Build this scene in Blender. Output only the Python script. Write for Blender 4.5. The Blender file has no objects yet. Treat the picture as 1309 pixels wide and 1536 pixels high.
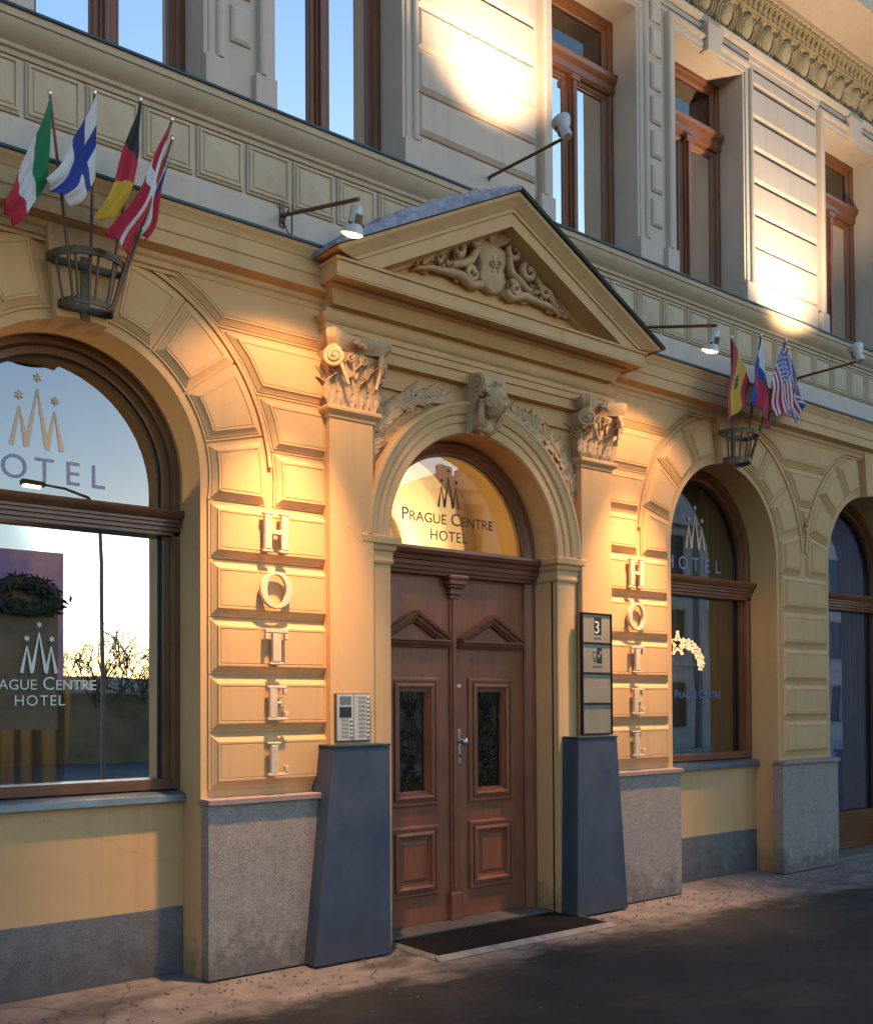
import bpy, bmesh, math, random
from math import sin, cos, pi, radians, atan2, hypot, sqrt
from mathutils import Vector, Matrix
random.seed(4)
S = bpy.context.scene
C = S.collection

# ------------------------------------------------------------------ camera, sky, sun, exposure
cam = bpy.data.cameras.new('camera')
camo = bpy.data.objects.new('camera', cam); C.objects.link(camo); S.camera = camo
F_PX, YAW, PITCH, ROLL = 1481.324, 0.617839, 0.018062, -0.004044
cam.sensor_fit = 'HORIZONTAL'; cam.sensor_width = 36.0
cam.lens = 36.0 * F_PX / 1309.0
cam.shift_x = (654.5 - 510.835) / 1309.0
cam.shift_y = (1027.236 - 768.0) / 1309.0
cam.clip_end = 1500
fw = Vector((sin(YAW) * cos(PITCH), cos(YAW) * cos(PITCH), sin(PITCH)))
rt = Vector((cos(YAW), -sin(YAW), 0)); up = rt.cross(fw)
rt, up = cos(ROLL) * rt + sin(ROLL) * up, -sin(ROLL) * rt + cos(ROLL) * up
camo.matrix_world = Matrix(((rt.x, up.x, -fw.x, 0), (rt.y, up.y, -fw.y, -6.0), (rt.z, up.z, -fw.z, 1.87), (0, 0, 0, 1)))

SUN_EL, SUN_AZ = 5.5, 145.0            # the sun is setting across the street; azimuth clockwise from +y
W = bpy.data.worlds.new('World'); S.world = W; W.use_nodes = True
wn = W.node_tree; bg = wn.nodes['Background']
sky = wn.nodes.new('ShaderNodeTexSky'); sky.sky_type = 'NISHITA'; sky.sun_disc = False
sky.sun_elevation = radians(SUN_EL); sky.sun_rotation = radians(SUN_AZ)
sky.air_density = 1.0; sky.dust_density = 0.3; sky.ozone_density = 2.7
wn.links.new(sky.outputs[0], bg.inputs[0]); bg.inputs[1].default_value = 0.08
sl = bpy.data.lights.new('sun', 'SUN'); sl.energy = 0.10; sl.angle = radians(45); sl.color = (1, .56, .52)
so = bpy.data.objects.new('sun', sl); C.objects.link(so)
so.rotation_euler = (radians(90 - SUN_EL), 0, radians(180 - SUN_AZ) + pi)
S.view_settings.view_transform = 'Standard'; S.view_settings.look = 'None'
S.view_settings.exposure = 2.68; S.view_settings.gamma = 1.0; S.view_settings.use_curve_mapping = False
try:
    S.cycles.max_bounces = 8; S.cycles.transparent_max_bounces = 12; S.cycles.sample_clamp_indirect = 6.0
    S.cycles.use_denoising = True
except Exception: pass

WARM = (1.0, .58, .27)
HALL_W, LAMP_DOWN, LAMP_UP, LAMP_CORE = 38, 15, 68, 190

# ------------------------------------------------------------------ materials
def newmat(name):
    m = bpy.data.materials.new(name); m.use_nodes = True
    nt = m.node_tree; nt.nodes.clear()
    out = nt.nodes.new('ShaderNodeOutputMaterial')
    return m, nt, out
def N(nt, t, **k):
    n = nt.nodes.new(t)
    for a, b in k.items(): setattr(n, a, b)
    return n
def mat(name, col, rough=.8, metal=0., var=.12, scale=3., fine=120., bump=.15, bdist=.004, spec=.4, col2=None, streak=0., speck=0., coat=0., splash=0., crack=0.):
    """plain surface with mottling at two scales, optional rain streaks and speckle, fine relief"""
    m, nt, out = newmat(name)
    L = nt.links.new
    b = N(nt, 'ShaderNodeBsdfPrincipled'); L(b.outputs[0], out.inputs[0])
    b.inputs['Roughness'].default_value = rough; b.inputs['Metallic'].default_value = metal
    b.inputs['Specular IOR Level'].default_value = spec; b.inputs['Coat Weight'].default_value = coat
    g = N(nt, 'ShaderNodeNewGeometry')
    n1 = N(nt, 'ShaderNodeTexNoise'); n1.inputs['Scale'].default_value = scale; n1.inputs['Detail'].default_value = 6; n1.inputs['Roughness'].default_value = .62
    L(g.outputs['Position'], n1.inputs['Vector'])
    n2 = N(nt, 'ShaderNodeTexNoise'); n2.inputs['Scale'].default_value = fine; n2.inputs['Detail'].default_value = 3
    L(g.outputs['Position'], n2.inputs['Vector'])
    c2 = col2 or tuple(max(0, c * (1 - 2.2 * var)) for c in col)
    mx = N(nt, 'ShaderNodeMix', data_type='RGBA'); mx.inputs[6].default_value = (*col, 1); mx.inputs[7].default_value = (*c2, 1)
    r = N(nt, 'ShaderNodeMapRange'); r.inputs[1].default_value = .35; r.inputs[2].default_value = .75
    L(n1.outputs[0], r.inputs[0]); L(r.outputs[0], mx.inputs[0])
    cur = mx.outputs[2]
    if streak:
        mp = N(nt, 'ShaderNodeMapping'); mp.inputs['Scale'].default_value = (9, 9, .55); L(g.outputs['Position'], mp.inputs[0])
        n3 = N(nt, 'ShaderNodeTexNoise'); n3.inputs['Scale'].default_value = 1.0; n3.inputs['Detail'].default_value = 5; L(mp.outputs[0], n3.inputs['Vector'])
        r3 = N(nt, 'ShaderNodeMapRange'); r3.inputs[1].default_value = .52; r3.inputs[2].default_value = .78; r3.inputs[4].default_value = streak; L(n3.outputs[0], r3.inputs[0])
        m3 = N(nt, 'ShaderNodeMix', data_type='RGBA'); L(r3.outputs[0], m3.inputs[0]); L(cur, m3.inputs[6]); m3.inputs[7].default_value = (*[c * .45 for c in col], 1); cur = m3.outputs[2]
    if speck:
        v = N(nt, 'ShaderNodeTexVoronoi'); v.inputs['Scale'].default_value = 230; L(g.outputs['Position'], v.inputs['Vector'])
        m4 = N(nt, 'ShaderNodeMix', data_type='RGBA', blend_type='OVERLAY'); m4.inputs[0].default_value = speck
        bw = N(nt, 'ShaderNodeRGBToBW'); L(v.outputs['Color'], bw.inputs[0]); L(cur, m4.inputs[6]); L(bw.outputs[0], m4.inputs[7]); cur = m4.outputs[2]
    if splash:                                            # dried mud thrown up from the pavement, ragged upper edge
        sp = N(nt, 'ShaderNodeSeparateXYZ'); L(g.outputs['Position'], sp.inputs[0])
        n6 = N(nt, 'ShaderNodeTexNoise'); n6.inputs['Scale'].default_value = 7; n6.inputs['Detail'].default_value = 8; n6.inputs['Roughness'].default_value = .7; L(g.outputs['Position'], n6.inputs['Vector'])
        a6 = N(nt, 'ShaderNodeMath', operation='MULTIPLY_ADD'); L(n6.outputs[0], a6.inputs[0]); a6.inputs[1].default_value = -1.1; L(sp.outputs[2], a6.inputs[2])
        r6 = N(nt, 'ShaderNodeMapRange'); r6.inputs[1].default_value = -.5; r6.inputs[2].default_value = -.22; r6.inputs[3].default_value = splash; r6.inputs[4].default_value = 0; L(a6.outputs[0], r6.inputs[0])
        m6 = N(nt, 'ShaderNodeMix', data_type='RGBA'); L(r6.outputs[0], m6.inputs[0]); L(cur, m6.inputs[6]); m6.inputs[7].default_value = (.075, .062, .052, 1); cur = m6.outputs[2]
    if crack:
        wv = N(nt, 'ShaderNodeTexNoise'); wv.inputs['Scale'].default_value = 3; wv.inputs['Detail'].default_value = 5; L(g.outputs['Position'], wv.inputs['Vector'])
        av = N(nt, 'ShaderNodeMix', data_type='RGBA', blend_type='LINEAR_LIGHT'); av.inputs[0].default_value = .16; L(g.outputs['Position'], av.inputs[6]); L(wv.outputs['Color'], av.inputs[7])
        vo = N(nt, 'ShaderNodeTexVoronoi', feature='DISTANCE_TO_EDGE'); vo.inputs['Scale'].default_value = .9; L(av.outputs[2], vo.inputs['Vector'])
        gt = N(nt, 'ShaderNodeTexNoise'); gt.inputs['Scale'].default_value = .8; L(g.outputs['Position'], gt.inputs['Vector'])
        g7 = N(nt, 'ShaderNodeMapRange'); g7.inputs[1].default_value = .52; g7.inputs[2].default_value = .60; g7.inputs[4].default_value = crack; L(gt.outputs[0], g7.inputs[0])
        r7 = N(nt, 'ShaderNodeMapRange'); r7.inputs[1].default_value = .0; r7.inputs[2].default_value = .004; r7.inputs[3].default_value = 1; r7.inputs[4].default_value = 0; L(vo.outputs['Distance'], r7.inputs[0])
        k7 = N(nt, 'ShaderNodeMath', operation='MULTIPLY'); L(r7.outputs[0], k7.inputs[0]); L(g7.outputs[0], k7.inputs[1])
        m7 = N(nt, 'ShaderNodeMix', data_type='RGBA'); L(k7.outputs[0], m7.inputs[0]); L(cur, m7.inputs[6]); m7.inputs[7].default_value = (*[c * .35 for c in col], 1); cur = m7.outputs[2]
    m5 = N(nt, 'ShaderNodeMix', data_type='RGBA', blend_type='MULTIPLY'); m5.inputs[0].default_value = .25 if not metal else .1
    L(cur, m5.inputs[6]); r5 = N(nt, 'ShaderNodeMapRange'); r5.inputs[3].default_value = .55; r5.inputs[4].default_value = 1.25; L(n2.outputs[0], r5.inputs[0]); L(r5.outputs[0], m5.inputs[7])
    L(m5.outputs[2], b.inputs['Base Color'])
    if bump:
        bp = N(nt, 'ShaderNodeBump'); bp.inputs['Strength'].default_value = bump; bp.inputs['Distance'].default_value = bdist
        ad = N(nt, 'ShaderNodeMath', operation='ADD'); L(n2.outputs[0], ad.inputs[0]); L(n1.outputs[0], ad.inputs[1])
        L(ad.outputs[0], bp.inputs['Height']); L(bp.outputs[0], b.inputs['Normal'])
    return m
def wood(name, col, rough=.45, axis=2, coat=.15):
    m, nt, out = newmat(name); L = nt.links.new
    b = N(nt, 'ShaderNodeBsdfPrincipled'); L(b.outputs[0], out.inputs[0]); b.inputs['Roughness'].default_value = rough; b.inputs['Coat Weight'].default_value = coat
    g = N(nt, 'ShaderNodeNewGeometry'); mp = N(nt, 'ShaderNodeMapping'); sc = [60, 60, 60]; sc[axis] = 2.5; mp.inputs['Scale'].default_value = sc
    L(g.outputs['Position'], mp.inputs[0]); n = N(nt, 'ShaderNodeTexNoise'); n.inputs['Scale'].default_value = 1; n.inputs['Detail'].default_value = 5; L(mp.outputs[0], n.inputs['Vector'])
    n0 = N(nt, 'ShaderNodeTexNoise'); n0.inputs['Scale'].default_value = 4; n0.inputs['Detail'].default_value = 4; L(g.outputs['Position'], n0.inputs['Vector'])
    mx = N(nt, 'ShaderNodeMix', data_type='RGBA'); mx.inputs[6].default_value = (*[c * .72 for c in col], 1); mx.inputs[7].default_value = (*[min(1, c * 1.22) for c in col], 1)
    ad = N(nt, 'ShaderNodeMath', operation='ADD'); L(n.outputs[0], ad.inputs[0]); L(n0.outputs[0], ad.inputs[1])
    r = N(nt, 'ShaderNodeMapRange'); r.inputs[1].default_value = .7; r.inputs[2].default_value = 1.3; L(ad.outputs[0], r.inputs[0]); L(r.outputs[0], mx.inputs[0]); L(mx.outputs[2], b.inputs['Base Color'])
    bp = N(nt, 'ShaderNodeBump'); bp.inputs['Strength'].default_value = .12; bp.inputs['Distance'].default_value = .002; L(n.outputs[0], bp.inputs['Height']); L(bp.outputs[0], b.inputs['Normal'])
    return m
def emit(name, col, strength):
    m, nt, out = newmat(name); e = N(nt, 'ShaderNodeEmission'); e.inputs[0].default_value = (*col, 1); e.inputs[1].default_value = strength
    nt.links.new(e.outputs[0], out.inputs[0]); return m
def glassmat(name, ior=1.9, tint=(.86, .9, .9), wav=.02, wscale=1.3, rcol=(1, 1, 1)):
    """coated window glass: clear sheet, Fresnel reflection, slightly uneven"""
    m, nt, out = newmat(name); L = nt.links.new
    t = N(nt, 'ShaderNodeBsdfTransparent'); t.inputs[0].default_value = (*tint, 1)
    gl = N(nt, 'ShaderNodeBsdfGlossy'); gl.inputs['Roughness'].default_value = 0.0; gl.inputs[0].default_value = (*rcol, 1)
    fr = N(nt, 'ShaderNodeFresnel'); fr.inputs[0].default_value = ior
    g = N(nt, 'ShaderNodeNewGeometry'); n = N(nt, 'ShaderNodeTexNoise'); n.inputs['Scale'].default_value = wscale; n.inputs['Detail'].default_value = 1; L(g.outputs['Position'], n.inputs['Vector'])
    bp = N(nt, 'ShaderNodeBump'); bp.inputs['Strength'].default_value = 1; bp.inputs['Distance'].default_value = wav; L(n.outputs[0], bp.inputs['Height']); L(bp.outputs[0], gl.inputs['Normal'])
    mx = N(nt, 'ShaderNodeMixShader'); L(fr.outputs[0], mx.inputs[0]); L(t.outputs[0], mx.inputs[1]); L(gl.outputs[0], mx.inputs[2]); L(mx.outputs[0], out.inputs[0])
    return m
def attrmat(name, rough=.75):
    m, nt, out = newmat(name); L = nt.links.new
    b = N(nt, 'ShaderNodeBsdfPrincipled'); b.inputs['Roughness'].default_value = rough; b.inputs['Sheen Weight'].default_value = .2
    a = N(nt, 'ShaderNodeAttribute', attribute_name='pattern'); L(a.outputs['Color'], b.inputs['Base Color'])
    tr = N(nt, 'ShaderNodeBsdfTranslucent'); L(a.outputs['Color'], tr.inputs[0])
    g = N(nt, 'ShaderNodeNewGeometry'); n = N(nt, 'ShaderNodeTexNoise'); n.inputs['Scale'].default_value = 260; L(g.outputs['Position'], n.inputs['Vector'])
    bp = N(nt, 'ShaderNodeBump'); bp.inputs['Strength'].default_value = .15; bp.inputs['Distance'].default_value = .002; L(n.outputs[0], bp.inputs['Height']); L(bp.outputs[0], b.inputs['Normal'])
    mx = N(nt, 'ShaderNodeMixShader'); mx.inputs[0].default_value = .3; L(b.outputs[0], mx.inputs[1]); L(tr.outputs[0], mx.inputs[2]); L(mx.outputs[0], out.inputs[0]); return m

M = {}
M['ochre'] = mat('ochre_stucco', (.70, .412, .188), .86, var=.05, scale=1.7, fine=170, bump=.16, streak=.22, crack=.25, splash=.5)
M['ochre_trim'] = mat('ochre_trim_stucco', (.70, .425, .20), .8, var=.06, scale=2.6, fine=140, bump=.12, streak=.22, crack=.2, splash=.5)
M['carved'] = mat('carved_stucco', (.64, .42, .235), .8, var=.14, scale=9, fine=150, bump=.2)
M['upper'] = mat('pale_stucco', (.62, .51, .425), .85, var=.05, scale=1.9, fine=150, bump=.14, streak=.25, crack=.2)
M['band'] = mat('cream_stucco', (.60, .465, .32), .85, var=.06, scale=2.2, fine=150, bump=.14, streak=.25, crack=.15)
M['frieze'] = mat('frieze_stucco', (.46, .37, .24), .85, var=.16, scale=8, fine=140, bump=.2)
M['granite'] = mat('granite', (.37, .295, .245), .62, var=.1, scale=14, fine=260, bump=.25, speck=.6, splash=.6, streak=.25)
M['granite_dark'] = mat('grey_base_stone', (.17, .162, .158), .7, var=.12, scale=6, fine=200, bump=.25, speck=.45, splash=.6, streak=.3)
M['cap'] = mat('sandstone_cap', (.36, .25, .22), .7, var=.1, scale=8, bump=.2, speck=.3)
M['blue'] = mat('blue_slate', (.040, .058, .095), .55, var=.3, scale=2.4, fine=90, bump=.3, col2=(.085, .098, .125), splash=.55, streak=.3)
M['zinc'] = mat('zinc_flashing', (.20, .25, .29), .42, .7, var=.15, scale=7, fine=80, bump=.15)
M['zinc_dark'] = mat('dark_flashing', (.05, .085, .10), .45, .4, var=.15, scale=7, bump=.1)
M['frost'] = mat('frosted_zinc', (.36, .37, .46), .55, .15, var=.25, scale=16, fine=60, bump=.9, bdist=.012)
M['door'] = wood('door_wood', (.25, .084, .038), .42, 2)
M['door_x'] = wood('door_wood_crosswise', (.19, .068, .034), .38, 0)
M['sash'] = wood('sash_wood', (.20, .07, .024), .4, 2)
M['sash_x'] = wood('sash_wood_crosswise', (.20, .068, .024), .4, 0)
M['dark_sash'] = wood('dark_sash_wood', (.16, .066, .028), .42, 2)
M['dark_sash_x'] = wood('dark_sash_wood_crosswise', (.13, .055, .027), .36, 0)
M['gasket'] = mat('dark_gasket', (.02, .022, .022), .6, bump=0)
M['iron'] = mat('wrought_iron', (.018, .017, .016), .5, .3, var=.2, scale=30, bump=.2)
M['bronze'] = mat('bronzed_steel', (.15, .105, .055), .45, .35, var=.2, scale=18, bump=.15)
M['brushed'] = mat('brushed_plate', (.34, .29, .22), .42, .3, var=.1, scale=5, fine=300, bump=.08)
M['alu'] = mat('aluminium', (.50, .50, .50), .42, .35, var=.06, scale=6, fine=200, bump=.06)
M['steel'] = mat('bright_steel', (.62, .6, .56), .25, .9, var=.08, bump=.02)
M['black'] = mat('black_rubber', (.012, .012, .013), .75, var=.2, scale=20, bump=.3)
M['housing'] = mat('lamp_housing', (.55, .53, .50), .4, .2, var=.06, bump=.03)
M['arm'] = mat('lamp_arm', (.16, .10, .07), .45, .5, var=.15, bump=.1)
M['vinyl'] = mat('white_vinyl', (.62, .66, .60), .5, var=.02, bump=0)
M['vinyl_blue'] = mat('grey_blue_vinyl', (.20, .25, .42), .5, var=.02, bump=0)
M['vinyl_gold'] = mat('gold_vinyl', (.55, .46, .33), .5, var=.02, bump=0)
M['vinyl_dark'] = mat('dark_vinyl', (.015, .02, .03), .5, var=.02, bump=0)
M['letter'] = mat('pale_letter', (.72, .56, .38), .45, .0, var=.1, scale=12, bump=.05)
M['flag'] = attrmat('flag_cloth')
M['white_plaster'] = mat('interior_plaster', (.62, .5, .3), .9, var=.04, bump=.03)
M['room_dark'] = mat('interior_wall_paint', (.16, .13, .09), .9, var=.1, bump=.03)
M['curtain'] = mat('curtain_cloth', (.20, .15, .07), .9, var=.1, bump=.05)
M['white_cloth'] = mat('white_cloth', (.75, .75, .75), .9, var=.03, bump=.03)
M['sheer'] = mat('grey_sheer_cloth', (.34, .33, .30), .9, var=.1, bump=.05)
M['curtain_reflect_blue'] = mat('reflected_blue_cloth', (.24, .42, .85), .9, var=.1, bump=.05)  # blue of the mirrored sky and snow put into the cloth colour
M['card_low'] = mat('brown_reflection', (.115, .085, .05), .7, var=.2, scale=5, bump=0)  # lower part of a dark reflection, painted as colour
M['pane_cloth'] = mat('dim_pane_cloth', (.34, .29, .15), .9, var=.3, scale=9, bump=.1)
M['post'] = mat('galvanised_post', (.20, .15, .15), .6, .2, bump=0)
M['mat_edge'] = mat('worn_mat_edge', (.30, .27, .25), .5, .3, var=.2, scale=9, bump=.1)
M['snow'] = mat('trodden_snow', (.72, .74, .78), .9, var=.15, scale=.8, bump=.1)
M['greenery'] = mat('wreath_needles', (.02, .03, .022), .8, var=.3, scale=30, bump=.3)
M['card'] = mat('violet_reflection', (.16, .10, .20), .6, var=.3, scale=4, col2=(.45, .22, .2), bump=0)  # violet top of the same painted reflection
M['glass'] = glassmat('window_glass', 2.9, (.80, .84, .82), .0016, 1.1)
M['glass_up'] = glassmat('upper_window_glass', 2.3, (.6, .64, .66), .0016, 1.2, (1, .93, .86))
M['glass_door'] = glassmat('door_glass', 1.35, (.42, .40, .32), .002, 4)
M['lamp_glow'] = emit('lit_lamp', (1, .66, .30), 2.2)
M['comet_glow'] = emit('fairy_lights', (1, .62, .30), .34)
M['room_glow'] = emit('lit_room_lamp', (1, .88, .66), 2)
M['glass_fan'] = glassmat('fanlight_glass', 2.3, (.9, .9, .86), .0016, 2)
M['lamp_glow2'] = emit('street_lamp_lens', (1, .8, .6), 4)
M['bark'] = mat('bark', (.11, .075, .06), .9, bump=.2)
M['opp'] = mat('opposite_stucco', (.70, .67, .66), .9, var=.12, bump=0)
M['opp_dark'] = mat('opposite_window', (.03, .035, .045), .3, bump=0)
M['bank'] = mat('winter_bank', (.15, .11, .05), .95, var=.3, scale=.6, bump=0)
M['opp_roof'] = mat('opposite_roof', (.10, .06, .05), .8, bump=0)

def ground_mat():
    m, nt, out = newmat('pavement_asphalt'); L = nt.links.new
    b = N(nt, 'ShaderNodeBsdfPrincipled'); L(b.outputs[0], out.inputs[0])
    g = N(nt, 'ShaderNodeNewGeometry'); sep = N(nt, 'ShaderNodeSeparateXYZ'); L(g.outputs['Position'], sep.inputs[0])
    def noise(s, d=5, r=.6, scl=None):
        n = N(nt, 'ShaderNodeTexNoise'); n.inputs['Scale'].default_value = s; n.inputs['Detail'].default_value = d; n.inputs['Roughness'].default_value = r
        if scl:
            mp = N(nt, 'ShaderNodeMapping'); mp.inputs['Scale'].default_value = scl; L(g.outputs['Position'], mp.inputs[0]); L(mp.outputs[0], n.inputs['Vector'])
        else: L(g.outputs['Position'], n.inputs['Vector'])
        return n.outputs[0]
    def rng(v, a, b_, c=0., d=1.):
        r = N(nt, 'ShaderNodeMapRange'); r.inputs[1].default_value = a; r.inputs[2].default_value = b_; r.inputs[3].default_value = c; r.inputs[4].default_value = d; L(v, r.inputs[0]); return r.outputs[0]
    def math_(op, a, b_):
        x = N(nt, 'ShaderNodeMath', operation=op)
        for i, v in enumerate((a, b_)):
            if isinstance(v, (int, float)): x.inputs[i].default_value = v
            else: L(v, x.inputs[i])
        return x.outputs[0]
    def mixc(f, a, b_):
        x = N(nt, 'ShaderNodeMix', data_type='RGBA'); L(f, x.inputs[0])
        for i, v in ((6, a), (7, b_)):
            if isinstance(v, tuple): x.inputs[i].default_value = (*v, 1)
            else: L(v, x.inputs[i])
        return x.outputs[2]
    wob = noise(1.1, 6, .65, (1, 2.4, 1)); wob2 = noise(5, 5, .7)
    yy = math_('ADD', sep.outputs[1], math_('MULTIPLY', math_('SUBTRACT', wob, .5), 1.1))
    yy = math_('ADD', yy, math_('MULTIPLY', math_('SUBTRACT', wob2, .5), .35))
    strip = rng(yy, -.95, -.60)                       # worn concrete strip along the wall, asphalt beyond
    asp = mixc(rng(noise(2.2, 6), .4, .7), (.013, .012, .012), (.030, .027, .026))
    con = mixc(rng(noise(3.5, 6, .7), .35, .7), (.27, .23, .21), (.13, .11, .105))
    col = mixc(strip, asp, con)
    wet = rng(noise(.9, 5, .6, (.7, 1.6, 1)), .56, .66)
    col = mixc(math_('MULTIPLY', wet, .55), col, (.016, .015, .016))
    vo = N(nt, 'ShaderNodeTexVoronoi', feature='DISTANCE_TO_EDGE'); vo.inputs['Scale'].default_value = .7
    dv = N(nt, 'ShaderNodeMix', data_type='RGBA', blend_type='LINEAR_LIGHT'); dv.inputs[0].default_value = .2; L(g.outputs['Position'], dv.inputs[6])
    dn = N(nt, 'ShaderNodeTexNoise'); dn.inputs['Scale'].default_value = 2.5; dn.inputs['Detail'].default_value = 6; L(g.outputs['Position'], dn.inputs['Vector']); L(dn.outputs['Color'], dv.inputs[7]); L(dv.outputs[2], vo.inputs['Vector'])
    col = mixc(rng(vo.outputs['Distance'], .002, .009, .5, 0), col, (.008, .007, .007))
    grit = N(nt, 'ShaderNodeTexVoronoi'); grit.inputs['Scale'].default_value = 34; L(g.outputs['Position'], grit.inputs['Vector'])
    col = mixc(math_('MULTIPLY', rng(grit.outputs['Distance'], .06, .12, 1, 0), rng(noise(3, 4), .5, .62)), col, (.22, .19, .16))
    fine = rng(noise(130, 4, .75), .3, .7, .30, 1.75)
    mm = N(nt, 'ShaderNodeMix', data_type='RGBA', blend_type='MULTIPLY'); mm.inputs[0].default_value = .8; L(col, mm.inputs[6]); L(fine, mm.inputs[7])
    L(mm.outputs[2], b.inputs['Base Color'])
    L(rng(wet, 0, 1, .82, .5), b.inputs['Roughness'])
    bp = N(nt, 'ShaderNodeBump'); bp.inputs['Strength'].default_value = .8; bp.inputs['Distance'].default_value = .010
    L(math_('ADD', noise(110, 4, .75), noise(14, 5)), bp.inputs['Height']); L(bp.outputs[0], b.inputs['Normal'])
    return m
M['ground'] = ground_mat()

# ------------------------------------------------------------------ mesh helpers
class MB:
    def __init__(s): s.v = []; s.f = []
    def add(s, vs, fs):
        o = len(s.v); s.v += [tuple(p) for p in vs]; s.f += [tuple(i + o for i in f) for f in fs]; return s
    def box(s, x0, x1, y0, y1, z0, z1):
        return s.add([(x0, y0, z0), (x1, y0, z0), (x1, y1, z0), (x0, y1, z0), (x0, y0, z1), (x1, y0, z1), (x1, y1, z1), (x0, y1, z1)],
              [(0, 3, 2, 1), (4, 5, 6, 7), (0, 1, 5, 4), (1, 2, 6, 5), (2, 3, 7, 6), (3, 0, 4, 7)])
    def prism(s, poly, y0, y1):
        """polygon in (x,z) extruded from y0 to y1"""
        n = len(poly)
        vs = [(x, y0, z) for x, z in poly] + [(x, y1, z) for x, z in poly]
        return s.add(vs, [tuple(range(n)), tuple(range(2 * n - 1, n - 1, -1))] + [(i, i + n, (i + 1) % n + n, (i + 1) % n) for i in range(n)])
    def prism_x(s, poly, x0, x1):
        """polygon in (y,z) extruded along x"""
        n = len(poly)
        vs = [(x0, y, z) for y, z in poly] + [(x1, y, z) for y, z in poly]
        return s.add(vs, [tuple(range(n)), tuple(range(2 * n - 1, n - 1, -1))] + [(i, i + n, (i + 1) % n + n, (i + 1) % n) for i in range(n)])
    def rings(s, rings, closed=True, cap0=False, cap1=False):
        n = len(rings[0]); vs = [p for r in rings for p in r]; fs = []
        for k in range(len(rings) - 1):
            for i in range(n if closed else n - 1):
                j = (i + 1) % n
                fs.append((k * n + i, k * n + j, (k + 1) * n + j, (k + 1) * n + i))
        if cap0: fs.append(tuple(range(n - 1, -1, -1)))
        if cap1: fs.append(tuple(range((len(rings) - 1) * n, len(rings) * n)))
        return s.add(vs, fs)
    def tube(s, pts, r, n=8, cap=True):
        pts = [Vector(p) for p in pts]; rs = r if isinstance(r, (list, tuple)) else [r] * len(pts)
        t0 = (pts[1] - pts[0]).normalized(); a = Vector((0, 0, 1)) if abs(t0.z) < .9 else Vector((1, 0, 0))
        u = t0.cross(a).normalized(); R = []
        for i, p in enumerate(pts):
            t = (pts[min(i + 1, len(pts) - 1)] - pts[max(i - 1, 0)]).normalized()
            u = (u - t * u.dot(t)).normalized(); w = t.cross(u)
            R.append([p + (u * cos(2 * pi * k / n) + w * sin(2 * pi * k / n)) * rs[i] for k in range(n)])
        return s.rings(R, True, cap, cap)
    def lathe(s, prof, c, n=20, axis='z'):
        R = []
        for r, h in prof:
            ring = []
            for k in range(n):
                a = 2 * pi * k / n
                if axis == 'z': ring.append((c[0] + r * cos(a), c[1] + r * sin(a), c[2] + h))
                elif axis == 'y': ring.append((c[0] + r * cos(a), c[1] + h, c[2] + r * sin(a)))
                else: ring.append((c[0] + h, c[1] + r * cos(a), c[2] + r * sin(a)))
            R.append(ring)
        return s.rings(R, True, True, True)
    def plan(s, prof, path, cap=True):
        """profile [(outward, z)] swept along a plan polyline [(x,y)], mitred; outward is to the right of travel"""
        n = len(path); R = []
        for i, (x, y) in enumerate(path):
            def nrm(a, b):
                d = Vector((b[0] - a[0], b[1] - a[1])).normalized(); return Vector((d.y, -d.x))
            if i == 0: m = nrm(path[0], path[1])
            elif i == n - 1: m = nrm(path[-2], path[-1])
            else:
                a, b = nrm(path[i - 1], path[i]), nrm(path[i], path[i + 1]); m = (a + b); m = m / max(.2, m.dot(a))
            R.append([(x + m.x * o, y + m.y * o, z) for o, z in prof])
        return s.rings(R, True, cap, cap)
    def arc(s, prof, c, a0=0., a1=180., n=40, tail=None):
        """closed profile [(radius, y)] swept round an arch centre (x,z); optional vertical tails down to z=tail"""
        R = []
        if tail is not None: R.append([(c[0] + r, y, tail) for r, y in prof])
        for k in range(n + 1):
            a = radians(a0 + (a1 - a0) * k / n); R.append([(c[0] + r * cos(a), y, c[1] + r * sin(a)) for r, y in prof])
        if tail is not None: R.append([(c[0] - r, y, tail) for r, y in prof])
        return s.rings(R, True, True, True)
    def panel(s, poly, prof, fill=True):
        """nested insets of a polygon (x,z): prof [(inset, y)], the last ring filled"""
        R = [[(x, y, z) for x, z in inset(poly, d)] for d, y in prof]
        s.rings(R, True)
        if fill: n = len(poly); o = len(s.v) - n; s.f.append(tuple(range(o, o + n)))
        return s
def inset(poly, d):
    n = len(poly); out = []
    ar = sum(poly[i][0] * poly[(i + 1) % n][1] - poly[(i + 1) % n][0] * poly[i][1] for i in range(n))
    sg = 1 if ar > 0 else -1
    for i in range(n):
        p0, p1, p2 = Vector(poly[i - 1]), Vector(poly[i]), Vector(poly[(i + 1) % n])
        e1, e2 = (p1 - p0).normalized(), (p2 - p1).normalized()
        n1, n2 = Vector((-e1.y, e1.x)) * sg, Vector((-e2.y, e2.x)) * sg
        m = n1 + n2; m = m / max(.25, m.dot(n1))
        q = p1 + m * d; out.append((q.x, q.y))
    return out
def rect(x0, x1, z0, z1): return [(x0, z0), (x1, z0), (x1, z1), (x0, z1)]

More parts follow.
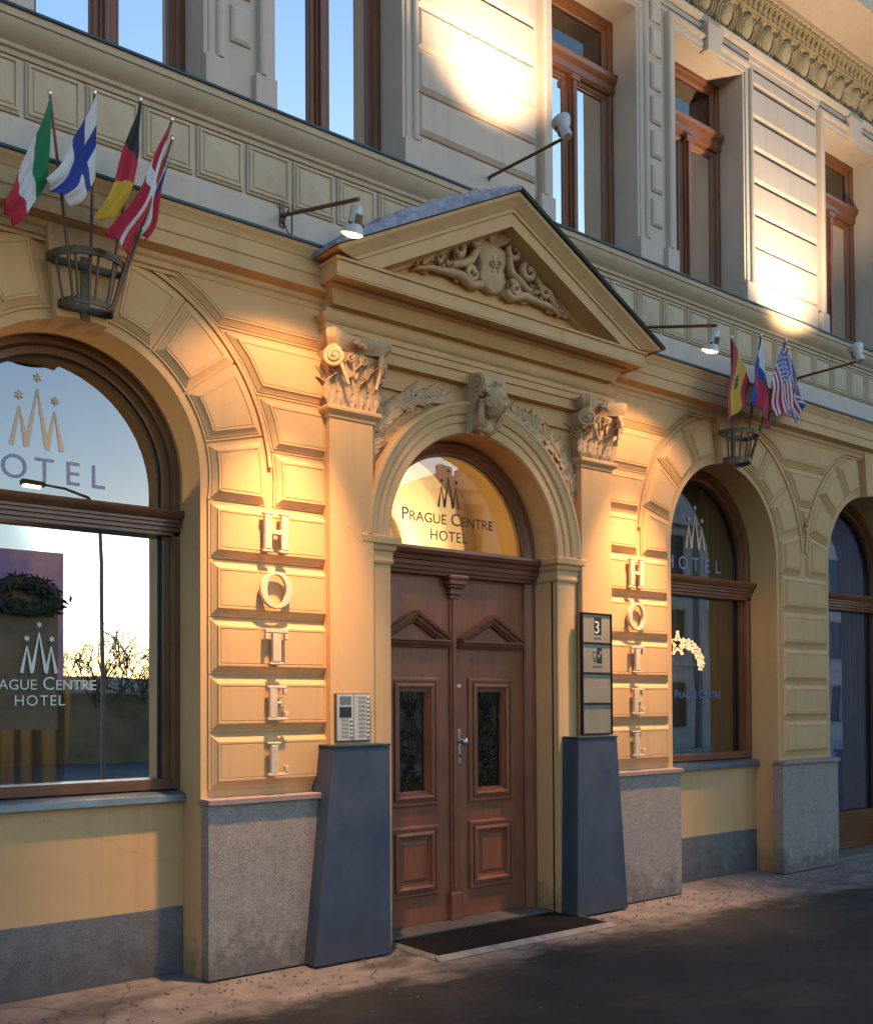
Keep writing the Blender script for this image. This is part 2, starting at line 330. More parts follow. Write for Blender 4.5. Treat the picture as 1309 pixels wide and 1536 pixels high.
def mesh(name, mb, m, smooth=None):
    me = bpy.data.meshes.new(name); me.from_pydata(mb.v, [], mb.f)
    bm = bmesh.new(); bm.from_mesh(me); bmesh.ops.recalc_face_normals(bm, faces=bm.faces); bm.to_mesh(me); bm.free()
    me.materials.append(m)
    if smooth:
        me.shade_smooth(); me.set_sharp_from_angle(angle=radians(smooth))
    return me
def obj(name, mb, m, parent=None, smooth=None, bevel=0, loc=None):
    me = mb if isinstance(mb, bpy.types.Mesh) else mesh(name, mb, m, smooth)
    o = bpy.data.objects.new(name, me); C.objects.link(o)
    if parent is not None: o.parent = parent
    if loc: o.location = loc
    if bevel:
        b = o.modifiers.new('edge', 'BEVEL'); b.width = bevel; b.segments = 2; b.limit_method = 'ANGLE'; b.angle_limit = radians(35)
    return o
def tag(o, label=None, cat=None, group=None, kind=None):
    if label: o['label'] = label
    if cat: o['category'] = cat
    if group: o['group'] = group
    if kind: o['kind'] = kind
    return o
def thing(name, label, cat, loc=(0, 0, 0), group=None):
    o = bpy.data.objects.new(name, None); C.objects.link(o); o.location = loc; o.empty_display_size = .2
    return tag(o, label, cat, group)
def text_mesh(body, size, mname, align='CENTER', caps=None, space=1.0, depth=.0):
    cu = bpy.data.curves.new('lettering', 'FONT'); cu.body = body; cu.size = size; cu.align_x = align; cu.space_character = space
    cu.extrude = depth; cu.resolution_u = 4
    if caps:
        cu.small_caps_scale = caps
        for i, ch in enumerate(body):
            if ch.islower(): cu.body_format[i].use_small_caps = True
    o = bpy.data.objects.new('lettering', cu); C.objects.link(o)
    bpy.context.view_layer.update()
    me = bpy.data.meshes.new_from_object(o.evaluated_get(bpy.context.evaluated_depsgraph_get()))
    bpy.data.objects.remove(o); bpy.data.curves.remove(cu)
    me.materials.clear(); me.materials.append(M[mname])
    return me
def lettering(body, size, mname, x, y, z, parent, align='CENTER', caps=None, space=1.0, name='lettering', depth=.0008, sx=1.0):
    o = bpy.data.objects.new(name, text_mesh(body, size, mname, align, caps, space, depth)); C.objects.link(o)
    o.rotation_euler = (pi / 2, 0, 0); o.location = (x, y, z); o.scale = (sx, 1, 1); o.parent = parent
    return o
def spiral(cx, cz, y, r0, turns, start, k=1, n=26, ydrop=0., shrink=.22):
    pts = []
    for i in range(n + 1):
        t = i / n; a = start + k * 2 * pi * turns * t; r = r0 * (1 - (1 - shrink) * t)
        pts.append((cx + r * cos(a), y - ydrop * t, cz + r * sin(a)))
    return pts
def leaf_mb(length, width, lift=.3, curl=.5, lobes=3, thick=.006, n=9):
    """leaf lying in xz from the origin up +z, bulging towards -y, with a midrib, lobed edge and curled tip"""
    mb = MB(); R = []
    for i in range(n + 1):
        t = i / n
        w = width * .5 * (sin(pi * min(1, t * .93 + .07)) ** .75) * (1 - .28 * abs(sin(lobes * pi * t)) if lobes else 1)
        z = length * (t - curl * .18 * t ** 4); y = -lift * length * (t ** 2) * .5 - curl * length * .28 * t ** 5
        R.append([(-w, y + .012 * width / .1 * .3, z), (-w * .5, y - .06 * width, z), (0, y + .05 * width, z + .006), (w * .5, y - .06 * width, z), (w, y + .012 * width / .1 * .3, z),
                  (w * .5, y + thick + .06 * width, z), (0, y + thick + .1 * width, z), (-w * .5, y + thick + .06 * width, z)])
    mb.rings(R, True, True, True); return mb

# ------------------------------------------------------------------ setting: pavement and street
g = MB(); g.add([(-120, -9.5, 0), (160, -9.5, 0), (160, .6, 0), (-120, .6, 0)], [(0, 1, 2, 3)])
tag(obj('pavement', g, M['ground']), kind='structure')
M['road'] = mat('road_asphalt', (.045, .043, .045), .75, var=.2, scale=1.5, bump=.3)
g = MB(); g.add([(-400, -400, -.12), (400, -400, -.12), (400, -9.5, -.12), (-400, -9.5, -.12)], [(0, 1, 2, 3)])
tag(obj('road', g, M['road']), kind='structure')
g = MB(); g.box(-120, 160, -9.72, -9.5, -.2, .004); tag(obj('kerb', g, M['granite_dark'], bevel=.01), kind='structure')

# ------------------------------------------------------------------ the hotel building
B = thing('hotel_building', 'ochre and cream stucco hotel facade with pedimented doorway and arched windows', 'building')
DX = 5.63                                  # door axis
ARCH = [(2.24, .86, 3.42), (9.165, .925, 3.40), (12.08, .925, 3.40)]
DOOR = (DX, .93, 3.14)
ZT = 5.2                                   # top of ground storey wall sheet
REC = .33                                  # window recess
wall = MB()
def pier(x0, x1): wall.add([(x0, 0, -.1), (x1, 0, -.1), (x1, 0, ZT), (x0, 0, ZT)], [(0, 1, 2, 3)])
def opening(c, r, zc, depth, zb):
    n = 40; a = [pi * k / n for k in range(n + 1)]
    low = [(c + r * cos(t), 0, zc + r * sin(t)) for t in a]; hi = [(p[0], 0, ZT) for p in low]
    wall.rings([low, hi], False)
    ring = [(c + r, 0, zb)] + low + [(c - r, 0, zb)]
    wall.rings([ring, [(x, depth, z) for x, y, z in ring]], False)
ops = sorted(ARCH + [DOOR])
edges = [-6.0]
for c, r, zc in ops: edges += [c - r, c + r]
edges.append(24.0)
for i in range(0, len(edges), 2): pier(edges[i], edges[i + 1])
for c, r, zc in ARCH: opening(c, r, zc, REC + .12, -.1)
opening(*DOOR, .34, -.1)
obj('wall', wall, M['ochre'], B)
# plain upper wall sheet with window holes
UPW = [(-2.11, 1.17), (-.37, 1.17), (2.52, 1.17), (4.26, 1.17), (7.135, 1.17), (8.895, 1.16), (11.70, 1.17), (13.44, 1.17)]
UZ0, UZ1 = 6.06, 8.51
uw = MB()
ux = [-6.0]
for c, w in UPW: ux += [c - w / 2, c + w / 2]
ux.append(24.0)
for i in range(0, len(ux), 2): uw.add([(ux[i], .0, ZT - .05), (ux[i + 1], .0, ZT - .05), (ux[i + 1], .0, UZ1), (ux[i], .0, UZ1)], [(0, 1, 2, 3)])
for c, w in UPW:
    a, b = c - w / 2, c + w / 2
    uw.add([(a, 0, ZT - .05), (b, 0, ZT - .05), (b, 0, UZ0), (a, 0, UZ0)], [(0, 1, 2, 3)])
    uw.add([(a, 0, UZ0), (a, .30, UZ0), (a, .30, UZ1), (a, 0, UZ1), (b, 0, UZ0), (b, .30, UZ0), (b, .30, UZ1), (b, 0, UZ1)], [(0, 1, 2, 3), (4, 7, 6, 5), (3, 2, 6, 7), (0, 4, 5, 1)])
uw.add([(-6, 0, UZ1), (24, 0, UZ1), (24, 0, 13), (-6, 0, 13)], [(0, 1, 2, 3)])
uw.add([(-6, 0, 13), (24, 0, 13), (24, 9, 13), (-6, 9, 13)], [(0, 1, 2, 3)])
obj('upper_wall', uw, M['upper'], B)
sh = MB(); sh.box(-6, 24, 8.8, 9, -.1, 13); sh.box(-6.2, -6, 0.02, 9, -.1, 13); sh.box(24, 24.2, .02, 9, -.1, 13)
sh.box(-5.9, 23.9, .5, 8.7, 5.15, 5.25)
for xx in (4.5, 6.95, 10.6): sh.box(xx, xx + .1, .5, 8.7, 0.01, 5.1)
sh.box(-5.9, 23.9, 3.4, 3.5, 0.01, 5.1); sh.box(-5.9, 23.9, 2.2, 2.3, 5.3, 12.9)
sh.box(-5.9, 23.9, .46, 3.3, .002, .04)
obj('interior_wall', sh, M['room_dark'], B)

# rustic blocks: nested profile of a raised, bevelled stone with a sunk margin line
BLK = [(0, .002), (0, -.012), (.018, -.012), (.020, -.020), (.024, -.020), (.056, -.040), (.058, -.047), (.072, -.047), (.074, -.042), (.078, -.042), (.080, -.046)]
def block(poly, parent=B, m='ochre', prof=BLK, name='rustic_block'):
    return obj(name, MB().panel(poly, prof), M[m], parent)
ROWS = [(3.255, 2.862), (2.855, 2.462), (2.455, 2.066), (2.059, 1.670), (1.663, 1.278)]
def rows(x0, x1):
    for zt, zb in ROWS: block(rect(x0, x1, zb, zt))
rows(3.155, 4.16); rows(7.14, 8.175); rows(10.15, 11.085)
rows(.42, 1.325); rows(13.07, 13.9)
def arcpts(c, zc, r, a0, a1, n=6): return [(c + r * cos(radians(a0 + (a1 - a0) * k / n)), zc + r * sin(radians(a0 + (a1 - a0) * k / n))) for k in range(n + 1)]
def voussoirs(c, r, zc, ri, ro, sides=(0, 1)):
    ang = [14, 36, 57.5, 78.5]
    for s in sides:
        fx = (lambda p: p) if s == 0 else (lambda p: (2 * c - p[0], p[1]))
        for k in range(4):
            if k == 0:
                lo = 3.262
                pi_ = arcpts(c, zc, ri, math.degrees(math.asin(max(-1, (lo - zc) / ri))), 13.6)
                po = arcpts(c, zc, ro, 13.6, math.degrees(math.asin((lo - zc) / ro)))
            else:
                pi_ = arcpts(c, zc, ri, ang[k - 1] + .35, ang[k] - .35); po = arcpts(c, zc, ro, ang[k] - .35, ang[k - 1] + .35)
            block([fx(p) for p in pi_ + po], name='voussoir')
    # keystone: a plain tapered block standing proud
    h0, h1 = radians(90 - 10.6), radians(90 - 9)
    k0, k1, r0, r1 = .155 + .01, .225, r - .012, ro + .04
    zt = 4.84
    pts = [(c - k0 + 2 * k0 * q / 8, zc + sqrt(r0 * r0 - (k0 - 2 * k0 * q / 8) ** 2)) for q in range(9)] + [(c + k1, zt), (c - k1, zt)]
    obj('keystone', MB().prism(pts, .2, -.085), M['ochre'], B, bevel=.008)
voussoirs(2.24, .86, 3.42, .925, 1.385)
voussoirs(9.165, .925, 3.40, .985, 1.40)
voussoirs(12.08, .925, 3.40, .985, 1.40)
# extrados fillet round the voussoirs
for c, r, zc, ro in ((2.24, .86, 3.42, 1.40), (9.165, .925, 3.40, 1.415), (12.08, .925, 3.40, 1.415)):
    obj('extrados_fillet', MB().arc([(ro - .004, .01), (ro - .004, -.022), (ro + .026, -.022), (ro + .026, .01)], (c, zc), 5, 175, 40), M['ochre'], B)
# spandrel courses between arch and pilaster (edges follow the extrados)
SP = [(3.262, 3.652), (3.660, 4.040), (4.048, 4.455)]
def spandrel(c, zc, ro, xe, side):
    for z0, z1 in SP:
        xa = [c + side * sqrt(max(.0, ro * ro - (z - zc) ** 2)) for z in (z0, (z0 + z1) / 2, z1)]
        poly = [(xe, z0), (xe, z1), (xa[2], z1), (xa[1], (z0 + z1) / 2), (xa[0], z0)]
        if abs(xe - xa[0]) > .2: block(poly, name='spandrel_block')
    z0, z1 = 4.463, 4.845
    xa = [c + side * sqrt(max(.0, ro * ro - (z - zc) ** 2)) for z in (z0, 4.6, 4.72, z1 - .03)]
    poly = [(xe, z0), (xe, z1), (xa[3], z1), (xa[2], 4.72), (xa[1], 4.6), (xa[0], z0)]
    block(poly, name='spandrel_block')
spandrel(2.24, 3.42, 1.44, 4.16, 1)
spandrel(9.165, 3.40, 1.455, 7.14, -1)
# between the second and third arch: the wedges shared by both
mid = (9.165 + 12.08) / 2
for z0, z1 in [(3.70, 4.04), (4.048, 4.455)]:
    xs = lambda z: sqrt(1.455 ** 2 - (z - 3.40) ** 2)
    zm = (z0 + z1) / 2
    block([(9.165 + xs(z0), z0), (12.08 - xs(z0) + .004, z0), (12.08 - xs(zm), zm), (12.08 - xs(z1), z1), (9.165 + xs(z1), z1), (9.165 + xs(zm), zm)], name='spandrel_block')
z0, z1 = 4.463, 4.845
block([(9.165 + xs(z0), z0), (12.08 - xs(z0), z0), (12.08 - xs(4.6), 4.6), (12.08 - xs(4.82), z1), (9.165 + xs(4.82), z1), (9.165 + xs(4.6), 4.6)], name='spandrel_block')
spandrel(12.08, 3.40, 1.455, 14.6, 1); spandrel(2.24, 3.42, 1.44, -.4, -1)

# plinths of granite below the piers, with a thin cap
def plinth(x0, x1, cap=True):
    obj('plinth', MB().box(x0, x1, -.10, .02, .012, 1.178), M['granite'], B, bevel=.004)
    obj('plinth_cap', MB().box(x0 - .012, x1 + .012, -.128, .02, 1.18, 1.222), M['cap'], B, bevel=.006)
plinth(3.105, 4.06); plinth(7.14, 8.23); plinth(10.005, 11.13); plinth(.3, 1.375); plinth(13.02, 14.1)

# ------------------------------------------------------------------ ground floor windows
def crown_logo(mb, x, z, h, y, w=1.):
    """three zigzag peaks with a star over each"""
    t = h * .035; cnt = [0]
    def stroke(a, b, wd):
        d = Vector((b[0] - a[0], b[1] - a[1])).normalized(); n = Vector((-d.y, d.x)) * wd
        cnt[0] += 1; y_ = y - .0004 * cnt[0]
        mb.add([(a[0] + n.x, y_, a[1] + n.y), (a[0] - n.x, y_, a[1] - n.y), (b[0] - n.x * .3, y_, b[1] - n.y * .3), (b[0] + n.x * .3, y_, b[1] + n.y * .3)], [(0, 1, 2, 3)])
    for dx, zt, zb, hw in ((0, .78, .04, .13), (-.235 * w, .52, .0, .10), (.235 * w, .52, .0, .10)):
        for s in (-1, 1): stroke((x + (dx + s * hw) * h, z + zb * h), (x + dx * h, z + zt * h), t)
    for dx, zs in ((0, .93), (-.24 * w, .66), (.24 * w, .66)):
        for k in range(6):
            a = pi * k / 3 + pi / 6
            stroke((x + dx * h, z + zs * h), (x + dx * h + .06 * h * cos(a), z + zs * h + .06 * h * sin(a)), t * .55)
def half_disc(c, zc, r, y, z0, n=36):
    a0 = math.asin((z0 - zc) / r)
    pts = [(c + r * cos(a0 + (pi - 2 * a0) * k / n), y, zc + r * sin(a0 + (pi - 2 * a0) * k / n)) for k in range(n + 1)]
    return pts
def shop_window(idx, c, r, zc, zb, zsill, tz0, tz1, dark, door_like=False):
    fr, bar = ('dark_sash', 'dark_sash_x') if dark else ('sash', 'sash_x')
    w = obj('window', MB().arc([(r + .01, REC - .02), (r - .045, REC - .02), (r - .055, REC - .005), (r - .06, REC + .03), (r - .105, REC + .03), (r - .105, REC + .11), (r + .01, REC + .11)], (c, zc), 0, 180, 44, tail=zb), M[fr], B, smooth=30)
    gy = REC + .085
    p = half_disc(c, zc, r - .10, gy, tz1 - .03)
    obj('pane', MB().add(p, [tuple(range(len(p)))]), M['glass'], w)
    obj('pane', MB().add([(c - r + .1, gy, zb + .02), (c + r - .1, gy, zb + .02), (c + r - .1, gy, tz0 + .03), (c - r + .1, gy, tz0 + .03)], [(0, 1, 2, 3)]), M['glass'], w)
    gk = MB().arc([(r - .104, gy - .012), (r - .122, gy - .012), (r - .122, gy + .01), (r - .104, gy + .01)], (c, zc), 0, 180, 40, tail=zb)
    obj('gasket', gk, M['gasket'], w)
    h = tz1 - tz0                                        # moulded transom beam
    prof = [(REC + .1, tz0), (REC - .02, tz0), (REC - .02, tz0 + .12 * h), (REC - .035, tz0 + .16 * h), (REC - .035, tz0 + .30 * h), (REC - .05, tz0 + .34 * h), (REC - .05, tz0 + .46 * h),
            (REC - .062, tz0 + .50 * h), (REC - .062, tz0 + .60 * h), (REC - .085, tz0 + .68 * h), (REC - .10, tz0 + .80 * h), (REC - .105, tz0 + .92 * h), (REC - .09, tz1), (REC + .1, tz1)]
    obj('transom', MB().prism_x(prof, c - r + .004, c + r - .004), M[bar], w, smooth=25)
    obj('bottom_rail', MB().box(c - r + .005, c + r - .005, REC - .012, REC + .1, zb, zb + .075), M[bar], w, bevel=.006)
    if not door_like:
        obj('sill', MB().prism_x([(REC + .06, zb - .005), (REC - .06, zb - .012), (REC - .115, zsill + .05), (REC - .118, zsill), (REC + .06, zsill)], c - r - .003 + .006, c + r - .003), M['zinc'], w, bevel=.004)
        obj('parapet_panel', MB().add([(c - r, REC - .055, .455), (c + r, REC - .055, .455), (c + r, REC - .055, zsill), (c - r, REC - .055, zsill)], [(0, 1, 2, 3)]), M['ochre'], B)
        obj('base_panel', MB().box(c - r + .002, c + r - .002, REC - .066, REC + .03, .0, .46), M['granite_dark'], B, bevel=.004)
    return w, gy
w1, gy = shop_window(0, *ARCH[0], 1.27, 1.19, 3.045, 3.215, True)
ly = gy - .004
for i, (ch, dx) in enumerate(zip('HOTEL', (-.37, -.155, .045, .235, .41))):
    lettering(ch, .225, 'vinyl_blue', 2.145 + dx - .02, ly, 3.335, w1)
mb = MB(); crown_logo(mb, 2.12, 3.55, .50, ly, 1); obj('crown_emblem', mb, M['vinyl_gold'], w1)
ly -= .014
mb = MB(); crown_logo(mb, 2.13, 2.07, .34, ly, 1); obj('crown_emblem', mb, M['vinyl'], w1)
lettering('Prague Centre', .122, 'vinyl', 2.135, ly, 1.962, w1, caps=.78)
lettering('HOTEL', .098, 'vinyl', 2.135, ly, 1.858, w1, space=1.15)
w2, gy2 = shop_window(1, *ARCH[1], 1.24, 1.155, 2.985, 3.175, False)
for ch, dx in zip('HOTEL', (-.44, -.215, 0, .205, .40)):
    lettering(ch, .20, 'vinyl_blue', 9.23 + dx, gy2 - .004, 3.27, w2)
mb = MB(); crown_logo(mb, 9.23, 3.50, .48, gy2 - .004, 1); obj('crown_emblem', mb, M['vinyl_gold'], w2)
lettering('Prague Centre', .13, 'vinyl_blue', 9.25, gy2 - .004, 1.90, w2, caps=.78)
w3, gy3 = shop_window(2, *ARCH[2], .05, 0, 2.985, 3.175, False, True)
obj('kick_panel', MB().box(12.08 - .82, 12.08 + .82, REC + .0, REC + .06, .12, .50), M['sash_x'], w3, bevel=.006)
obj('threshold', MB().box(12.08 - .92, 12.08 + .92, -.02, REC + .1, .0, .048), M['granite'], w3, bevel=.006)
w0, gy0 = shop_window(3, 12.08 + 2.915, .925, 3.40, 1.24, 1.155, 2.985, 3.175, False) if False else (None, None)

# ------------------------------------------------------------------ doorway
pil = []
def pilaster(x0, x1):
    p = obj('pilaster', MB().box(x0, x1, -.105, .02, 1.5, 4.5), M['ochre'], B, bevel=.004)
    # astragal under the capital
    prof = [(0, 3.955), (.012, 3.965), (.014, 3.985), (.034, 3.998), (.048, 4.012), (.050, 4.030), (.036, 4.044), (.01, 4.046), (-.02, 4.046), (-.02, 3.955)]
    obj('astragal', MB().plan(prof, [(x0, .02), (x0, -.105), (x1, -.105), (x1, .02)]), M['ochre_trim'], p, smooth=30)
    return p
# (plan() puts 'outward' to the right of travel, so travel runs from the left return round the front)
pilL = pilaster(4.10, 4.50); pilR = pilaster(6.825, 7.225)

# pedestals of blue slate under the pilasters
def pedestal(tl, tr, bl, br):
    y0, y1 = -.235, .03
    mb = MB().prism([(bl, .015), (br, .015), (tr, 1.545), (tl, 1.545)], y1, y0)
    obj('pedestal', mb, M['blue'], B, bevel=.006)
    obj('pedestal_top', MB().box(tl - .004, tr + .004, y0 - .006, .02, 1.547, 1.565), M['zinc_dark'], B, bevel=.003)
pedestal(4.035, 4.545, 3.865, 4.54); pedestal(6.61, 7.12, 6.58, 7.255)

# archivolt with imposts and door jamb piers
ri, ro = .93, 1.185
av = [(ri, .02), (ri, -.045), (ri + .012, -.06), (ri + .085, -.06), (ri + .092, -.072), (ri + .105, -.075), (ri + .15, -.075), (ri + .156, -.09), (ri + .175, -.10), (ri + .205, -.104), (ri + .225, -.118), (ri + .245, -.118), (ro, -.10), (ro, .02)]
obj('archivolt', MB().arc(av, (DX, 3.14), 0, 180, 56), M['ochre_trim'], B, smooth=30)
imp = [(-.02, 2.925), (.012, 2.93), (.018, 2.95), (.012, 2.965), (.014, 3.02), (.030, 3.035), (.034, 3.065), (.055, 3.08), (.06, 3.125), (.05, 3.139), (-.02, 3.139)]
for s in (-1, 1):
    xa, xb = (DX - ro + .005, DX - ri) if s < 0 else (DX + ri, DX + ro - .01)
    obj('door_pier', MB().box(xa, xb, -.055, .02, 0.0, 2.93), M['ochre_trim'], B, bevel=.003)
    obj('impost', MB().plan(imp, [(xa, .3), (xa, -.055), (xb, -.055), (xb, .3)]), M['ochre_trim'], B, smooth=30)

# spandrel field behind the olive branches, architrave, frieze
obj('spandrel_field', MB().box(4.50, 6.825, -.03, -.001, 4.30, 4.56), M['ochre'], B)
EN0, EN1 = 4.04, 7.27
pth = [(EN0 + .02, .02), (EN0 + .02, -.115), (EN1 - .02, -.115), (EN1 - .02, .02)]
arch_prof = [(-.04, 4.545), (.0, 4.545), (.0, 4.60), (.012, 4.604), (.012, 4.645), (.03, 4.656), (.045, 4.68), (.05, 4.70), (.035, 4.712), (.0, 4.714), (-.01, 4.716), (-.01, 4.90), (-.04, 4.90)]
obj('architrave', MB().plan(arch_prof, pth), M['ochre_trim'], B, smooth=30)
core = MB().box(EN0 + .037, EN1 - .037, -.099, -.002, 4.46, 5.06); obj('frieze', core, M['ochre'], B)

# cornices: the long wall cornice, breaking forward over the door
WCY = 0.0
wprof = [(-.02, 4.72), (.03, 4.724), (.034, 4.745), (.05, 4.752), (.058, 4.785), (.075, 4.80), (.08, 4.828), (.10, 4.835), (.155, 4.850), (.155, 4.94), (.165, 4.948), (.165, 5.045), (.172, 5.052), (.178, 5.075), (.20, 5.105), (.205, 5.132), (.02, 5.17), (-.02, 5.17)]
for xa, xb in ((-6, EN0 + .04), (EN1 - .04, 24)):
    obj('cornice', MB().plan(wprof, [(xa, 0), (xb, 0)]), M['ochre_trim'], B, smooth=22)
    obj('cornice_flashing', MB().prism_x([(-.215, 5.128), (-.221, 5.128), (-.221, 5.146), (-.01, 5.19), (-.01, 5.18)], xa, xb), M['zinc_dark'], B)
PX0, PX1 = 3.985, 7.385                      # front corners of the pediment cornice
PY = -.37
bed = [(-.08, 4.775), (0, 4.775), (.012, 4.80), (.03, 4.825), (.045, 4.865), (.075, 4.88), (.085, 4.893), (-.08, 4.893)]
obj('bed_moulding', MB().plan(bed, [(EN0 + .06, .0), (EN0 + .06, -.165), (EN1 - .06, -.165), (EN1 - .06, 0)]), M['ochre_trim'], B, smooth=22)
hprof = [(-.36, 4.896), (-.03, 4.896), (-.03, 4.888), (-.004, 4.888), (-.004, 4.90), (0, 4.904), (0, 4.995), (.016, 5.0), (.018, 5.018), (-.05, 5.032), (-.36, 5.04)]
obj('pediment_cornice', MB().plan(hprof, [(PX0, .0), (PX0, PY), (PX1, PY), (PX1, 0)]), M['ochre_trim'], B, smooth=22)
obj('cornice_soffit', MB().box(PX0 + .05, PX1 - .05, PY + .04, -.001, 4.8965, 5.03), M['ochre_trim'], B)
# tympanum and raking cornices
AP = (5.715, 5.967)                    # apex of the raking cornice's upper edge
SLP = .508
def rake(x, dz=0): return AP[1] - abs(x - AP[0]) * SLP + dz
tx = MB().prism([(4.0, 5.01), (7.37, 5.01), (AP[0], rake(AP[0], -.19))], -.08, -.135); obj('tympanum', tx, M['ochre_trim'], B)
# profile of the raking cornice: (outward y, drop measured square to the slope)
cosr = 1 / sqrt(1 + SLP * SLP)
rk = [(-.10, -.262), (-.18, -.256), (-.20, -.236), (-.35, -.230), (-.37, -.230), (-.37, -.135), (-.385, -.131), (-.387, -.107), (-.405, -.092), (-.425, -.06), (-.452, -.036), (-.457, -.010), (-.02, -.0), (-.02, -.262)]
for s in (-1, 1):
    mbk = MB(); R = []
    xe = 3.93 if s < 0 else 7.50
    for xx in (AP[0], xe):
        R.append([(xx, y, rake(xx) + d / cosr) for y, d in rk])
    # the foot is cut level on the horizontal cornice
    foot = []
    for y, d in rk:
        z = rake(xe) + d / cosr
        if z < 5.03:
            xx = AP[0] + s * (AP[1] + d / cosr - 5.03) / SLP; foot.append((xx, y, 5.03))
        else: foot.append((xe, y, z))
    mbk.rings([R[0], foot], True, True, True)
    obj('raking_cornice', mbk, M['ochre_trim'], B, smooth=22)
    # roof covering: thick crumpled frosted zinc on the left slope, thin dark edge on the right
    n = 46; R = []
    x_end = 3.90 if s < 0 else 7.53
    for k in range(n + 1):
        t = k / n; xx = AP[0] + (x_end - AP[0]) * t; zb = rake(xx, .006)
        if s < 0: th = .022 + .085 * sin(pi * min(1, t * 1.02)) ** .6 + .018 * sin(k * 1.7) * sin(k * .63) ; th = max(th, .015)
        else: th = .022
        R.append([(xx, -.480, zb - .01), (xx, -.49 - .008 * sin(k * 1.1) * (s < 0), zb + th * .5), (xx, -.455, zb + th), (xx, -.25, zb + th + .01), (xx, -.002, zb + th + .02), (xx, -.002, zb - .004)])
    obj('roof_covering', MB().rings(R, True, True, True), M['frost'] if s < 0 else M['zinc_dark'], B, smooth=60)

# ------------------------------------------------------------------ band of panels under the first floor
x = 2.296 - .39 * 18
pp = [(0, .0), (0, -.016), (.012, -.022), (.018, -.034), (.030, -.034), (.034, -.022), (.046, -.022), (.05, -.030), (.052, -.030)]
proto = None
for i in range(60):
    x0 = 2.296 - .39 * 20 + .3898 * i
    if x0 < -3 or x0 > 15: continue
    if proto is None:
        mbp = MB().panel(rect(0, .358, 5.462, 5.806), pp, False)
        n = 4; o = len(mbp.v) - n; cx, cz = .179, 5.634
        mbp.v.append((cx, -.046, cz)); a = len(mbp.v) - 1
        mbp.f += [(o + k, o + (k + 1) % 4, a) for k in range(4)]
        proto = mesh('frieze_panel', mbp, M['band'])
    obj('frieze_panel', proto, None, B, loc=(x0, 0, 0))
obj('string_course', MB().plan([(-.01, 5.17), (.03, 5.18), (.03, 5.412), (.012, 5.425), (.008, 5.45), (-.01, 5.45)], [(-6, 0), (24, 0)]), M['upper'], B)
sill = [(-.01, 5.815), (.02, 5.818), (.026, 5.845), (.045, 5.852), (.05, 5.875), (.075, 5.892), (.105, 5.925), (.125, 5.955), (.13, 5.975), (.142, 5.98), (.145, 6.03), (.05, 6.05), (-.01, 6.06)]
obj('sill_course', MB().plan(sill, [(-6, 0), (24, 0)]), M['band'], B, smooth=22)
obj('sill_flashing', MB().prism_x([(-.155, 6.024), (-.160, 6.024), (-.160, 6.040), (.1, 6.075), (.1, 6.064), (-.155, 6.034)], -6, 24), M['zinc_dark'], B)

# ------------------------------------------------------------------ first floor windows with surrounds
sur = [(0, 0), (0, -.05), (.03, -.05), (.035, -.062), (.05, -.066), (.085, -.066), (.09, -.085), (.105, -.095), (.125, -.097), (.14, -.085), (.14, 0)]
def surround(c, w):
    a, b = c - w / 2, c + w / 2; zb = 6.30
    # swept along jambs and head, mitred
    R = []
    R.append([(a - o, y, zb) for o, y in sur]); R.append([(a - o, y, UZ1 + o) for o, y in sur])
    R.append([(b + o, y, UZ1 + o) for o, y in sur]); R.append([(b + o, y, zb) for o, y in sur])
    obj('window_surround', MB().rings(R, True, True, True), M['upper'], B, smooth=22)
    for s, xx in ((-1, a), (1, b)):
        obj('surround_base', MB().box(*(sorted((xx, xx + s * .175))), -.085, 0, 6.05, 6.30), M['upper'], B, bevel=.005)
    mid = (a + b) / 2
    obj('window_keystone', MB().rings([[(mid - .10, -.0, UZ1 - .02), (mid - .10, -.105, UZ1 - .02), (mid + .10, -.105, UZ1 - .02), (mid + .10, 0, UZ1 - .02)], [(mid - .14, 0, UZ1 + .24), (mid - .14, -.135, UZ1 + .24), (mid + .14, -.135, UZ1 + .24), (mid + .14, 0, UZ1 + .24)]], True, True, True), M['upper'], B, bevel=.006)
